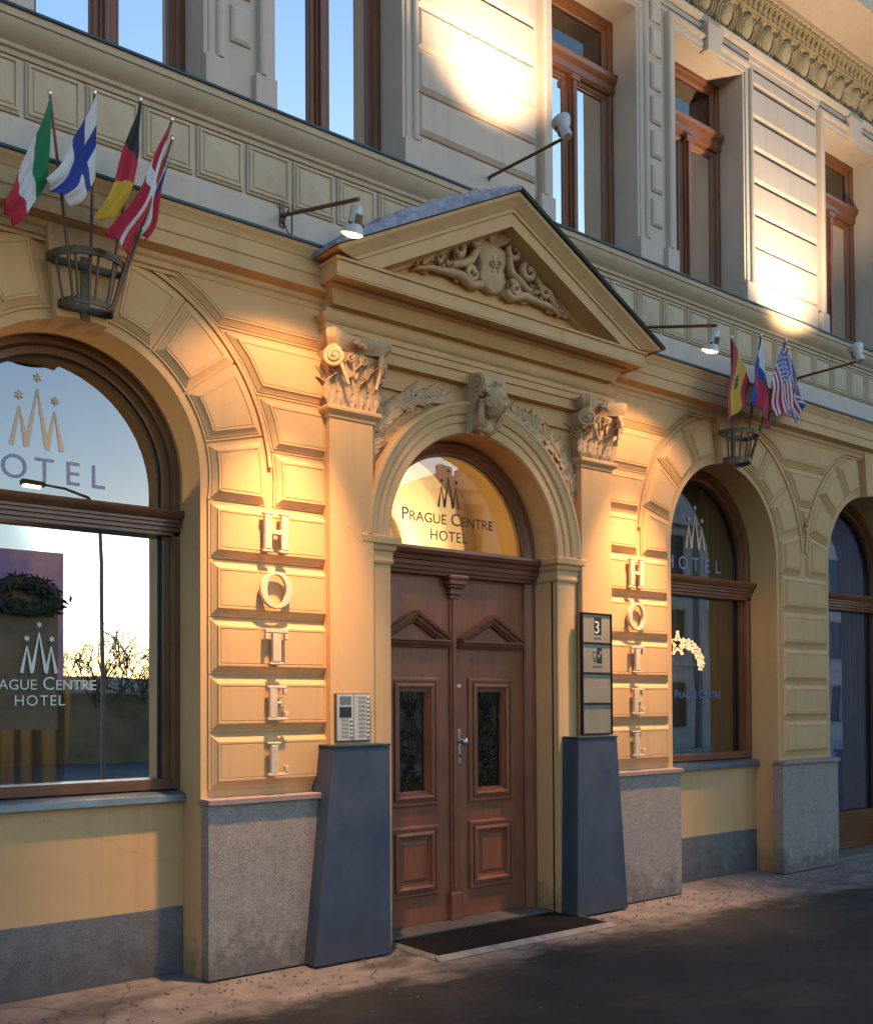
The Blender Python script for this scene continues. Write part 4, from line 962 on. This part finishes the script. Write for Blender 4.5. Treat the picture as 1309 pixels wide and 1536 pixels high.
# ------------------------------------------------------------------ floodlights on arms
def floodlight(x, z, reach, aim, label, wall_y=0., up_=False, power=150, size=100, blend=.7, lift=0., tilt=None):
    t = thing('floodlight', label, 'floodlight', (x, wall_y, z), 'arm floodlights on the facade')
    mt = MB().box(-.022, .022, -.012, .0, -.085, .085); mt.tube([(0, -.01, -.06), (0, -.10, .012)], .007, 6); obj('wall_bracket', mt, M['arm'], t, bevel=.003)
    if not up_: obj('cable', MB().tube([(.01, -.012, -.05), (.03, -.03, -.12), (.075, -.02, -.14), (.085, -.008, -.09), (.085, -.005, .10)], .004, 5), M['black'], t, smooth=60)
    hy, hz = -reach, lift
    obj('arm', MB().tube([(0, -.01, 0), (0, -reach * .5, lift * .5), (0, hy, hz)], .014, 10), M['arm'], t, smooth=60)
    a = Vector(aim).normalized()
    z_ = -a; x_ = Vector((1, 0, 0)); y_ = z_.cross(x_).normalized(); x_ = y_.cross(z_)
    Rm = Matrix((x_, y_, z_)).transposed().to_4x4()
    off_ = Vector((0, hy, hz)) + a * .065
    head = MB().lathe([(.010, .17), (.045, .165), (.052, .15), (.052, .055), (.060, .035), (.085, .0), (.094, -.045), (.096, -.05), (.090, -.048), (.078, 0.), (.05, .03), (.012, .034)], (0, 0, 0), 22)
    head.v = [(x * .8, y * .8, z * .8) for x, y, z in head.v]; o = obj('head', head, M['housing'], t, smooth=40); o.matrix_local = Matrix.Translation(off_ + (a * .05 if not up_ else Vector((0, 0, 0)))) @ Rm @ Matrix.Translation((0, 0, -.06))
    clip = MB().box(-.025, .025, -.052, -.040, -.02, .08); clip.tube([(-.06, -.03, .02), (.06, -.03, .02)], .010, 8)
    c = obj('yoke', clip, M['arm'], o, bevel=.003)
    bulb = MB().lathe([(.003, .024), (.052, .010), (.070, -.014), (.072, -.032), (.058, -.046), (.030, -.056), (.003, -.060)], (0, 0, 0), 20)
    obj('bulb', bulb, M['lamp_glow'], o, smooth=60)
    L_ = bpy.data.lights.new('lamp_beam', 'SPOT'); L_.energy = power; L_.color = WARM if not up_ else (1, .74, .46); L_.spot_size = radians(size); L_.spot_blend = blend; L_.shadow_soft_size = .07
    lo = bpy.data.objects.new('lamp_beam', L_); C.objects.link(lo); lo.parent = o; lo.location = (0, 0, -.125)
    if not up_:                       # the reflector's tight central beam inside the wide spill
        L2 = bpy.data.lights.new('lamp_core', 'SPOT'); L2.energy = LAMP_CORE; L2.color = WARM; L2.spot_size = radians(52); L2.spot_blend = 1; L2.shadow_soft_size = .07
        lo = bpy.data.objects.new('lamp_core', L2); C.objects.link(lo); lo.parent = t; lo.location = off_ + a * .19; lo.rotation_euler = Vector((-.03, .24, -1)).to_track_quat('-Z', 'Y').to_euler()
    return t
DOWN, UP = LAMP_DOWN, LAMP_UP
floodlight(3.74, 5.37, .93, (-.02, .35, -1), 'downward floodlight on a short arm beside the left foot of the pediment', -.03, power=DOWN, size=116, blend=.4, lift=-.27)
floodlight(7.60, 5.40, .93, (-.02, .35, -1), 'downward floodlight on a short arm between the pediment and the flags with stars and stripes', -.03, power=DOWN, size=116, blend=.4, lift=-.27)
floodlight(5.775, 6.27, .90, (.02, .42, 1), 'upward floodlight on an arm above the pediment in front of the tall window', -.0, power=UP, size=100, blend=1, up_=True, lift=-.06)
floodlight(10.10, 5.33, .90, (.05, .36, 1), 'upward floodlight on an arm at the far right beyond the flags', -.03, power=UP * 1.2, size=100, blend=.9, up_=True)
floodlight(.95, 6.30, .90, (.0, .42, 1), 'upward floodlight on an arm above the far left wall', -.0, power=UP, size=112, blend=.9, up_=True)

# ------------------------------------------------------------------ flags in half round baskets
def basket(cx, zc, r1, r2, label):
    t = thing('flag_basket', label, 'flag holder', (cx, -.085, zc), 'half round flag baskets on keystones')
    for nm, r, z, h in (('upper_ring', r1, 0, .045), ('lower_ring', r2, -.27, .045)):
        R = []
        n = 24
        for k in range(n + 1):
            a = pi + pi * k / n
            R.append([(r * cos(a), r * sin(a), z - h / 2), (r * cos(a), r * sin(a), z + h / 2), ((r - .012) * cos(a), (r - .012) * sin(a), z + h / 2), ((r - .012) * cos(a), (r - .012) * sin(a), z - h / 2)])
        mb = MB().rings(R, True, True, True); mb.box(-r, r, -.014, -.002, z - h / 2, z + h / 2)
        obj(nm, mb, M['bronze'], t, smooth=35)
    for a in (200, 235, 270, 305, 340):
        a = radians(a); p0 = Vector((r2 * cos(a), r2 * sin(a), -.28)) * 1.0; p1 = Vector((r1 * cos(a), r1 * sin(a), .03))
        p0.x *= .95; p0.y *= .95; p1.x *= .95; p1.y *= .95
        obj('bar', MB().tube([p0, p1], .009, 8), M['bronze'], t, smooth=60)
    obj('wall_plate', MB().box(-.03, .03, -.012, .0, -.34, .06), M['bronze'], t, bevel=.003)
    return t
basket(2.255, 4.60, .25, .175, 'bronze half round basket holding flags on the keystone of the left window')
basket(9.17, 4.60, .25, .175, 'bronze half round basket holding flags on the keystone of the right window')

RED, WHT, BLU, GRN, YEL, BLK_ = (.52, .012, .035), (.72, .72, .74), (.02, .05, .32), (.01, .22, .08), (.72, .44, .02), (.015, .015, .017)
def flag(name, label, base, tip, hoist, flytop, flybot, pat, amp=.035, waves=2.2, seed=0):
    """pole from base to tip; cloth hangs between tip, a point down the pole and two fly corners"""
    base, tip, flytop, flybot = map(Vector, (base, tip, flytop, flybot))
    t = thing(name, label, 'flag', base, 'national flags in the wall baskets')
    obj('pole', MB().tube([(0, 0, 0), tip - base], [.011, .009], 8), M['arm'], t, smooth=60)
    hb = Vector(hoist)
    mb = MB(); nu, nv = 30, 42; cols = []
    nrm = (flybot - tip).cross(hb - tip).normalized()
    for i in range(nv + 1):
        v = i / nv
        for j in range(nu + 1):
            u = j / nu
            a = tip.lerp(flytop, v); b = hb.lerp(flybot, v)
            p = a.lerp(b, u)
            sag = -.05 * sin(pi * v) * (1 - .5 * u)
            w = amp * (v ** .6) * (sin(waves * 2 * pi * u + 1.3 * v + seed) + .45 * sin(waves * 4.3 * pi * u + 2.5 * v + seed * 2)) + .014 * sin(7 * v + 3 * u + seed)
            p = p + nrm * w + Vector((.012 * sin(9 * v + seed) * v, 0, sag))
            mb.v.append(tuple(p - base))
    for i in range(nv):
        for j in range(nu):
            k = i * (nu + 1) + j; mb.f.append((k, k + 1, k + nu + 2, k + nu + 1)); cols.append(pat((j + .5) / nu, (i + .5) / nv))
    me = bpy.data.meshes.new('cloth'); me.from_pydata(mb.v, [], mb.f); me.materials.append(M['flag']); me.shade_smooth()
    at = me.attributes.new('pattern', 'FLOAT_COLOR', 'FACE')
    for k, c in enumerate(cols): at.data[k].color = (*c, 1)
    o = bpy.data.objects.new('cloth', me); C.objects.link(o); o.parent = t
    s = o.modifiers.new('cloth', 'SOLIDIFY'); s.thickness = .002
    fin = MB().lathe([(.004, .03), (.013, .02), (.015, .008), (.006, -.01)], tip - base, 10); obj('finial', fin, M['steel'], t, smooth=60)
    return t
def f_it(u, v): return GRN if v < .333 else WHT if v < .667 else RED
def f_fi(u, v): return BLU if abs(v - .34) < .11 or abs(u - .5) < .13 else WHT
def f_de(u, v): return BLK_ if v + .15 * u < .31 else RED if v + .15 * u < .62 else YEL
def f_dk(u, v): return WHT if abs(v - .36) < .075 or abs(u - .5) < .085 else RED
def f_cz(u, v): return BLU if v < .48 and abs(u - .5) < .5 * (1 - v / .48) else (WHT if u < .5 else RED)
def f_es(u, v):
    if .27 < u < .73:
        if hypot((u - .5) / .13, (v - .32) / .10) < 1: return (.20, .10, .02) if (int(u * 34) + int(v * 30)) % 2 else (.06, .08, .03)
        return YEL
    return RED
def f_ru(u, v): return WHT if v + u * .1 < .24 else BLU if v + .22 * u < .50 or (u < .3 and v > .74) else RED
def f_us(u, v):
    if u < .54 and v < .42:
        a, b = (u / .54 * 7) % 1, (v / .42 * 6 + (int(u / .54 * 7) % 2) * .5) % 1
        return WHT if hypot(a - .5, b - .5) < .30 else BLU
    return RED if int(u * 13) % 2 == 0 else WHT
def f_uk(u, v):
    x, y = (v - .5) * 2, (u - .5)
    if abs(y) < .09 or abs(x) < .09: return RED
    if abs(y) < .16 or abs(x) < .16: return WHT
    d = min(abs(y - x * .5), abs(y + x * .5))
    return RED if d < .035 else WHT if d < .10 else BLU
KL, KR = (2.255, 4.325), (9.17, 4.325)
def fl(k, *a, **kw):
    return a
def base_of(K, tip, r=.17):
    d = Vector((tip[0] - K[0], tip[1] + .085)); d = d.normalized() * r
    return (K[0] + d.x, -.085 + d.y, K[1])
for nm, lb, K, tip, h, ft, fb, pt, amp, wv, sd in (
    ('flag', 'green, white and red striped flag hanging at the left end of the left basket', KL, (1.91, -.44, 5.39), (1.90, -.44, 4.88), (1.60, -.54, 4.63), (1.68, -.50, 4.53), f_it, .022, 1.3, .4),
    ('flag', 'white flag with a blue cross in the left basket', KL, (2.18, -.44, 5.49), (2.19, -.44, 4.99), (1.85, -.54, 4.83), (2.02, -.50, 4.74), f_fi, .030, 1.2, 1.2),
    ('flag', 'black, red and gold striped flag hanging in the middle of the left basket', KL, (2.47, -.44, 5.55), (2.47, -.44, 5.25), (2.14, -.54, 4.68), (2.33, -.50, 4.77), f_de, .018, 1.2, 2.2),
    ('flag', 'red flag with a white cross hanging at the right of the left basket', KL, (2.68, -.44, 5.50), (2.62, -.44, 5.19), (2.23, -.54, 4.63), (2.39, -.50, 4.56), f_dk, .02, 1.2, 3.1),
    ('flag', 'narrow flag with a blue wedge over white and red behind the red one', KL, (2.72, -.36, 5.43), (2.69, -.34, 5.21), (2.49, -.38, 4.79), (2.55, -.36, 4.73), f_cz, .014, 1.2, .9),
    ('flag', 'red and yellow striped flag with a small crest at the left of the right basket', KR, (8.59, -.46, 5.38), (8.96, -.42, 5.02), (8.35, -.52, 4.49), (8.70, -.47, 4.71), f_es, .026, 1.2, .2),
    ('flag', 'white, blue and red striped flag in the middle of the right basket', KR, (9.09, -.46, 5.51), (9.28, -.42, 5.10), (8.79, -.52, 4.84), (9.29, -.47, 4.61), f_ru, .028, 1.4, 1.9),
    ('flag', 'flag with white stars on blue and red and white stripes in the right basket', KR, (9.47, -.50, 5.52), (9.12, -.54, 5.03), (9.73, -.46, 4.92), (9.26, -.50, 4.71), f_us, .016, 1.0, .8),
    ('flag', 'blue flag with crossed red and white bands at the right end of the right basket', KR, (9.75, -.36, 5.55), (9.64, -.34, 5.05), (10.1, -.34, 5.05), (9.88, -.36, 4.74), f_uk, .018, 1.2, 2.6)):
    flag(nm, lb, base_of(K, tip), tip, h, ft, fb, pt, amp, wv, sd)

# ------------------------------------------------------------------ raised letters HOTEL on both piers
def letter_mb(ch, w, h, d):
    """serif letter, lower left at the origin, front face at y=-d"""
    mb = MB(); st, th, sf = .30 * w if ch in 'H' else .36 * w, .13 * h, .075 * h
    def bx(x0, x1, z0, z1): mb.prism([(x0, z0), (x1, z0), (x1, z1), (x0, z1)], 0, -d)
    if ch == 'H':
        for a in (0, w - st):
            bx(a + .0, a + st, sf, h - sf); bx(a - .012, a + st + .012, 0, sf - .001); bx(a - .012, a + st + .012, h - sf + .001, h)
        bx(st + .001, w - st - .001, h * .44, h * .56)
    elif ch == 'O':
        R = []; n = 36
        for k in range(n):
            a = 2 * pi * k / n; c, s_ = cos(a), sin(a)
            o_ = (w / 2 + w / 2 * c, h / 2 + h / 2 * s_); i_ = (w / 2 + w * .29 * c, h / 2 + h * .41 * s_)
            R.append([(o_[0], 0, o_[1]), (o_[0], -d, o_[1]), (i_[0], -d, i_[1]), (i_[0], 0, i_[1])])
        R.append(R[0]); mb.rings(R, True)
    elif ch == 'T':
        m = w / 2; bx(m - st / 2, m + st / 2, sf, h - th); bx(m - st * .85, m + st * .85, 0, sf - .001); bx(0, w, h - th + .001, h); bx(0, .03, h - th - .045, h - th); bx(w - .03, w, h - th - .045, h - th)
    elif ch == 'E':
        bx(.012, .012 + st, sf, h - sf); bx(0, w, 0, sf * 1.25 - .001); bx(0, w * .93, h - sf * 1.25 + .001, h); bx(.013 + st, w * .72, h * .46, h * .55); bx(w - .028, w, sf * 1.25, sf * 1.25 + .04); bx(w * .93 - .028, w * .93, h - sf * 1.25 - .04, h - sf * 1.25); bx(w * .72 - .022, w * .72, h * .40, h * .459); bx(w * .72 - .022, w * .72, h * .551, h * .61)
    elif ch == 'L':
        bx(.02, .02 + st, sf, h - sf); bx(0, w, 0, sf * 1.25 - .001); bx(0, st + .045, h - sf + .001, h); bx(w - .03, w, sf * 1.25, sf * 1.25 + .05)
    return mb
def hotel_sign(cx, label):
    t = thing('hotel_sign', label, 'sign', (cx, -.058, 1.36), 'raised vertical hotel lettering')
    for ch, w, h, z in (('H', .195, .285, 2.925), ('O', .265, .262, 2.53), ('T', .19, .255, 2.135), ('E', .165, .245, 1.745), ('L', .165, .240, 1.355)):
        o = obj('letter', letter_mb(ch, w, h, .032), M['letter'], t, bevel=.006); o.location = (-w / 2 + (.012 if ch in 'EL' else 0), -.010, z - 1.36)
        pn = MB(); pn.tube([(w / 2 if ch in 'TH' else .05, .0, h * .5), (w / 2 if ch in 'TH' else .05, .04, h * .5)], .006, 6); obj('stud', pn, M['bronze'], o)
hotel_sign(3.650, 'raised pale letters running down the pier to the left of the door')
hotel_sign(7.605, 'raised pale letters running down the pier to the right of the door')

# ------------------------------------------------------------------ intercom and directory board
t = thing('intercom_panel', 'pale metal intercom with screen and call buttons above the left blue pedestal', 'intercom', (4.285, -.105, 1.76))
obj('back_box', MB().box(-.158, .158, -.022, 0, -.178, .178), M['bronze'], t, bevel=.004)
fp = obj('face_plate', MB().box(-.150, -.004, -.034, -.022, -.170, .168), M['alu'], t, bevel=.004)
fq = obj('face_plate', MB().box(.001, .150, -.034, -.022, -.170, .168), M['alu'], t, bevel=.004)
for k in range(8): obj('grille_slot', MB().box(-.128, -.028, -.0365, -.034, .098 + .0075 * k, .1005 + .0075 * k), M['black'], fp)
obj('screen', MB().box(-.132, -.024, -.037, -.034, .0, .078), M['vinyl_dark'], fp, bevel=.003)
def buttons(par, x, zs):
    for z in zs:
        obj('button', MB().lathe([(.013, 0), (.013, -.006), (.010, -.011), (.002, -.012)], (x, -.034, z), 12, 'y'), M['steel'], par, smooth=45)
        obj('name_strip', MB().box(x - .088, x - .024, -.0352, -.034, z - .009, z + .009), M['brushed'], par)
buttons(fp, -.026, [-.022 - .029 * k for k in range(5)]); buttons(fq, .128, [.143 - .031 * k for k in range(10)])

t = thing('directory_board', 'dark framed board of four brushed metal plates above the right blue pedestal', 'sign', (6.985, -.105, 1.572))
fb = MB()
for a, b, c, d in ((-.202, -.188, 0, 1.09), (.188, .202, 0, 1.09), (-.187, .187, 0, .014), (-.187, .187, 1.076, 1.09), (-.187, .187, .272, .286), (-.187, .187, .543, .557), (-.187, .187, .812, .826)): fb.box(a, b, -.034, 0, c, d)
obj('frame', fb, M['iron'], t, bevel=.003)
for k, (z0, z1) in enumerate(((.014, .272), (.286, .543), (.557, .812), (.826, 1.076))):
    p = obj('plate', MB().box(-.187, .187, -.022, -.003, z0 + .001, z1 - .001), M['brushed'], t, bevel=.002)
    zc = (z0 + z1) / 2 + .015
    if k == 3:
        obj('emblem', MB().box(-.03, .065, -.0235, -.022, zc - .07, zc + .085), M['vinyl_dark'], p)
        lettering('3', .16, 'vinyl', .005, -.0242, zc - .058, p, name='numeral')
        lettering('HOTEL', .026, 'vinyl_dark', .012, -.0230, zc - .112, p, space=1.3)
    if k == 2:
        obj('emblem', MB().box(.005, .07, -.0235, -.022, zc - .06, zc + .08), M['vinyl_dark'], p)
        e = MB()
        for (a, b, c, d) in ((-.055, -.002, -.02, .045), (-.04, .0, -.05, -.028)):
            e.box(a, b, -.0235, -.022, c + zc, c + zc + .006); e.box(a, b, -.0235, -.022, d + zc - .006, d + zc); e.box(a, a + .006, -.0235, -.022, c + zc + .006, d + zc - .006); e.box(b - .006, b, -.0235, -.022, c + zc + .006, d + zc - .006)
        obj('emblem', e, M['vinyl_dark'], p)
        mb = MB()
        for (a, c) in ((.018, -.01), (.04, .02)): mb.box(a, a + .022, -.0245, -.0236, zc + c, zc + c + .03)
        obj('emblem', mb, M['brushed'], p)
        lettering('APARTMENT', .020, 'vinyl_dark', .01, -.0230, zc - .098, p, space=1.2)

# ------------------------------------------------------------------ door mat in its metal frame
t = thing('door_mat', 'black ribbed door mat in a pale metal frame before the brown door', 'door mat', (5.66, -.2, .004))
obj('mat_base', MB().box(-.93, .93, -.36, .225, .0, .012), M['black'], t)
rb = MB()
for k in range(62): x = -.92 + .03 * k; rb.box(x, x + .014, -.355, .22, .0125, .024)
tag(obj('rib', rb, M['black'], t), kind='stuff')
fm = MB().prism_x([(-.405, 0), (-.36, .03), (-.352, .03), (-.352, .0)], -.965, .965); obj('frame_edge', fm, M['mat_edge'], t)
for s in (-1, 1):
    obj('frame_edge', MB().prism([(s * .965, 0), (s * .94, .03), (s * .932, .03), (s * .932, 0)], -.351, .2), M['mat_edge'], t)

# ------------------------------------------------------------------ things behind the shop windows
t = thing('comet_light', 'glowing comet shaped string of fairy lights hanging inside the right window', 'light decoration', (9.02, .47, 2.46))
sp = []
for k in range(11):
    a = 2 * pi * k / 10 + pi / 2; r = .125 if k % 2 == 0 else .055; sp.append((-.03 + r * cos(a), 0, .02 + r * sin(a)))
cm = MB().tube(sp, .012, 6)
for q in range(10): cm.lathe([(.003, -.018), (.016, -.01), (.019, .004), (.008, .016)], sp[q], 6)
obj('star', cm, M['comet_glow'], t, smooth=60)
for k, (r, a0, a1) in enumerate(((.335, -16, 78), (.295, -12, 84), (.255, -8, 92), (.22, 0, 96))):
    p = [(.10 + r * sin(a) + .02 * k * (q / 15), .008 * k, -.25 + r * .95 * cos(a) + .012 * k) for q, a in enumerate([radians(a0 + (a1 - a0) * q / 15) for q in range(16)])]
    mbt = MB().tube(p, .004, 5)
    for q in range(0, 16): mbt.lathe([(.003, -.014), (.011, -.008), (.013, .003), (.006, .012)], (p[q][0] + .012 * sin(q * 2.1 + k), p[q][1], p[q][2] + .010 * cos(q * 3 + k)), 6)
    obj('tail', mbt, M['comet_glow'], t, smooth=60)
obj('wire', MB().tube([(-.03, 0, .12), (-.03, 0, 1.2)], .003, 5), M['iron'], t)

def curtain(x0, x1, y, z0, z1, m, label, n=80, amp=.05, seed=0, pleat=.11):
    mb = MB(); R = []
    for z in (z0, (z0 + z1) / 2, z1):
        R.append([(x0 + (x1 - x0) * k / n, y + amp * sin(2 * pi * (x0 + (x1 - x0) * k / n) / pleat + seed + .8 * sin(k * .23)) * (.8 + .2 * (z1 - z)), z) for k in range(n + 1)])
    mb.rings(R, False)
    o = obj('curtain', mb, M[m], None, smooth=70); tag(o, label, 'curtain')
curtain(1.2, 4.4, 1.75, .1, 2.6, 'curtain', 'brown pleated curtain across the room inside the left window', 220, .04, 0, .16)
curtain(11.2, 12.95, .475, .1, 4.2, 'curtain_reflect_blue', 'pleated curtain coloured blue for the mirrored sky and snow behind the glazed door at the far right', 160, .022)
curtain(9.55, 10.1, .56, 1.2, 4.2, 'curtain', 'brown curtain drawn aside in the right window', 60, .03, 1)
curtain(8.2, 10.55, .95, .6, 4.3, 'sheer', 'grey sheer curtain hanging across the right window behind the comet', 160, .04, 2, .19)
for xa, xb, lb in ((3.74, 3.98, 'white curtain at the left side of the first floor window above the left floodlight'), (2.05, 2.27, 'white curtain at the left side of the window above the flags at the left')):
    curtain(xa, xb, .36, 6.1, 8.4, 'white_cloth', lb, 40, .02, .5, .07)
pt_ = thing('reflection_card', 'violet and brown poster added for a dark reflection on the left window behind the dark wreath', 'card', (1.84, gy - .006, 1.70))  # added on the glass, painted to stand for a mirrored dark object
obj('sheet', MB().box(-.44, .415, -.004, .0, .0, .95), M['card_low'], pt_)
obj('sheet', MB().box(-.44, .455, -.004, .0, .951, 1.17), M['card'], pt_)
obj('sheet_edge', MB().box(.416, .455, -.0045, .0, .30, .95), M['card'], pt_)
wr = MB(); rr = random.Random(5)
for k in range(260):
    a = rr.random() * 2 * pi; r = .17 + rr.gauss(0, .035); c = Vector((r * cos(a) * 1.15, rr.gauss(0, .03), r * .5 * sin(a) - .02 * cos(2 * a)))
    d = Vector((rr.gauss(0, 1), rr.gauss(0, 1), rr.gauss(0, 1))).normalized() * .055; e = d.cross(Vector((0, 1, .3))).normalized() * .012
    wr.add([c - d, c + e, c + d, c - e], [(0, 1, 2, 3)])
wr.tube([(.195 * cos(2 * pi * k / 24), 0, .085 * sin(2 * pi * k / 24)) for k in range(25)], .035, 6)
o = obj('wreath', wr, M['greenery'], None, loc=(2.02, gy - .06, 2.56)); tag(o, 'dark evergreen wreath hanging at the left window', 'wreath')
t = thing('room_lamp', 'white globe lamp lit inside the left window', 'lamp', (1.88, 1.3, 3.02))
obj('globe', MB().lathe([(.01, -.075), (.05, -.06), (.075, 0), (.05, .06), (.01, .075)], (0, 0, 0), 16), M['room_glow'], t, smooth=70)
obj('cord', MB().tube([(0, 0, .07), (0, 0, 2.0)], .004, 5), M['iron'], t)
rl = bpy.data.lights.new('room_light', 'POINT'); rl.energy = 12; rl.color = (1, .72, .42); rl.shadow_soft_size = .1
ro_ = bpy.data.objects.new('room_light', rl); C.objects.link(ro_); ro_.parent = t; ro_.location = (0, 0, -.14)
t = thing('window_light', 'small glowing lamp low at the near edge of the far right glazed door', 'lamp', (11.235, .40, 1.30))
obj('glow', MB().lathe([(.01, -.02), (.05, -.014), (.06, 0), (.05, .014), (.01, .02)], (0, 0, 0), 14), M['room_glow'], t, smooth=70)
obj('holder', MB().tube([(0, 0, -.02), (0, 0, -1.25)], .012, 6), M['iron'], t)

# ------------------------------------------------------------------ across the street: what the panes mirror
t = thing('street_lamp', 'tall curved street lamp across the street mirrored in the left window', 'street lamp', (8.05, -13.3, -.12))
obj('post', MB().tube([(0, 0, 0), (0, 0, 5.0), (-.05, 0, 6.0), (-.3, 0, 6.35), (-.8, 0, 6.5), (-1.3, 0, 6.52)], [.055, .042, .038, .034, .03, .026], 10), M['post'], t, smooth=60)
obj('lantern', MB().box(-1.75, -1.25, -.10, .10, 6.46, 6.56), M['iron'], t, bevel=.02)
obj('lens', MB().box(-1.70, -1.35, -.08, .08, 6.42, 6.459), M['lamp_glow2'], t)
def tree(x, y, h, seed, label):
    rr = random.Random(seed); mb = MB()
    def grow(p, d, l, r, lev):
        q = p + d * l; m = p.lerp(q, .5) + Vector((rr.gauss(0, .04), rr.gauss(0, .04), 0)) * l
        mb.tube([p, m, q], [r, r * .85, r * .65], 3 if lev > 1 else 6, False)
        if lev >= 6: return
        for k in range(3 if lev else 5):
            a = Vector((rr.gauss(0, 1), rr.gauss(0, 1), rr.gauss(.25, .6))).normalized()
            grow(p.lerp(q, rr.uniform(.55, 1)), (d * 1.0 + a * .75).normalized(), l * rr.uniform(.6, .8), r * .60, lev + 1)
    t = thing('bare_tree', label, 'tree', (x, y, -.12), 'bare trees across the street')
    grow(Vector((0, 0, 0)), Vector((0, 0, 1)), h * .27, h * .015, 0)
    obj('crown', mb, M['bark'], t)
tree(13.5, -27, 6.8, 3, 'wide bare winter tree mirrored at the right side of the left window')
tree(10.2, -27, 6.2, 5, 'slim bare winter tree mirrored behind the lamp post')
tree(16.8, -29, 7.2, 8, 'bare winter tree near the end of the embankment')
tree(11.9, -28, 6.2, 12, 'small bare winter tree between the lamp post and the wide tree')
tree(15.2, -28, 6.6, 17, 'mid sized bare winter tree to the right of the wide tree')
emb = MB().prism_x([(-25, -.12), (-27, 2.2), (-40, 3.2), (-70, 3.6), (-70, -.12)], -40, 22); tag(obj('embankment', emb, M['bank']), kind='structure')
def opp_building(x0, x1, y, h, label, floors):
    b = thing('opposite_building', label, 'building', ((x0 + x1) / 2, y, -.12), 'buildings across the street')
    w = x1 - x0; mb = MB().box(-w / 2, w / 2, -9, 0, 0, h); mb.box(-w / 2 - .2, w / 2 + .2, -9.2, .35, h + .001, h + .4); mb.box(-w / 2, w / 2, -.001, .12, h / floors + .3, h / floors + .5)
    obj('wall', mb, M['opp'], b)
    n = int(w / 2.3)
    for f in range(floors):
        for k in range(n):
            x = -w / 2 + (k + .5) * w / n; z = (f + .28) * h / floors
            wd = obj('window', OW, None, b, loc=(x, .0, z))
            obj('pane', OP, None, wd)
    cm = MB()
    for k in range(int(w / .9)): cm.box(-w / 2 + .9 * k, -w / 2 + .9 * k + .45, -.3, .1, h + .401, h + .8)
    obj('battlement', cm, M['opp'], b)
    return b
OW = mesh('window', MB().panel(rect(-.62, .62, -.1, 1.95), [(0, 0), (0, .10), (.10, .10), (.12, .02)], False), M['upper'])
OP = mesh('pane', MB().add([(-.5, .015, 0), (.5, .015, 0), (.5, .015, 1.83), (-.5, .015, 1.83)], [(0, 1, 2, 3)]), M['opp_dark'])
g = MB(); g.add([(14, -18.6, -.10), (120, -18.6, -.10), (120, -11.5, -.10), (19, -11.5, -.10)], [(0, 1, 2, 3)]); tag(obj('snowy_verge', g, M['snow']), kind='structure')
opp_building(22.5, 37, -19, 9.4, 'grey battlemented house across the street mirrored in the fanlight', 3)
opp_building(37.5, 62, -19, 12.6, 'long grey house across the street mirrored in the right windows', 4)

# ------------------------------------------------------------------ loose grit swept against the wall
rr = random.Random(21); gm = MB()
for k in range(900):
    x = rr.uniform(.5, 12.5); y = -.13 - abs(rr.gauss(0, .30 if k % 3 else 1.0)); r = rr.uniform(.004, .012) * (1.6 if rr.random() < .06 else 1)
    if 4.6 < x < 6.7 and y > -.62: continue
    if 3.8 < x < 4.6 and y > -.26 or 6.5 < x < 7.3 and y > -.26: continue
    c = Vector((x, y, .002 + r * .5)); a = rr.random() * 6
    ring = [c + Vector((r * cos(a + 2 * pi * q / 5) * rr.uniform(.7, 1.2), r * sin(a + 2 * pi * q / 5) * rr.uniform(.7, 1.2), -.4 * r)) for q in range(5)]
    gm.add(ring + [c + Vector((0, 0, r * .6))], [(q, (q + 1) % 5, 5) for q in range(5)])
tag(obj('grit', gm, mat('dark_grit', (.13, .11, .10), .9, bump=0)), kind='stuff')
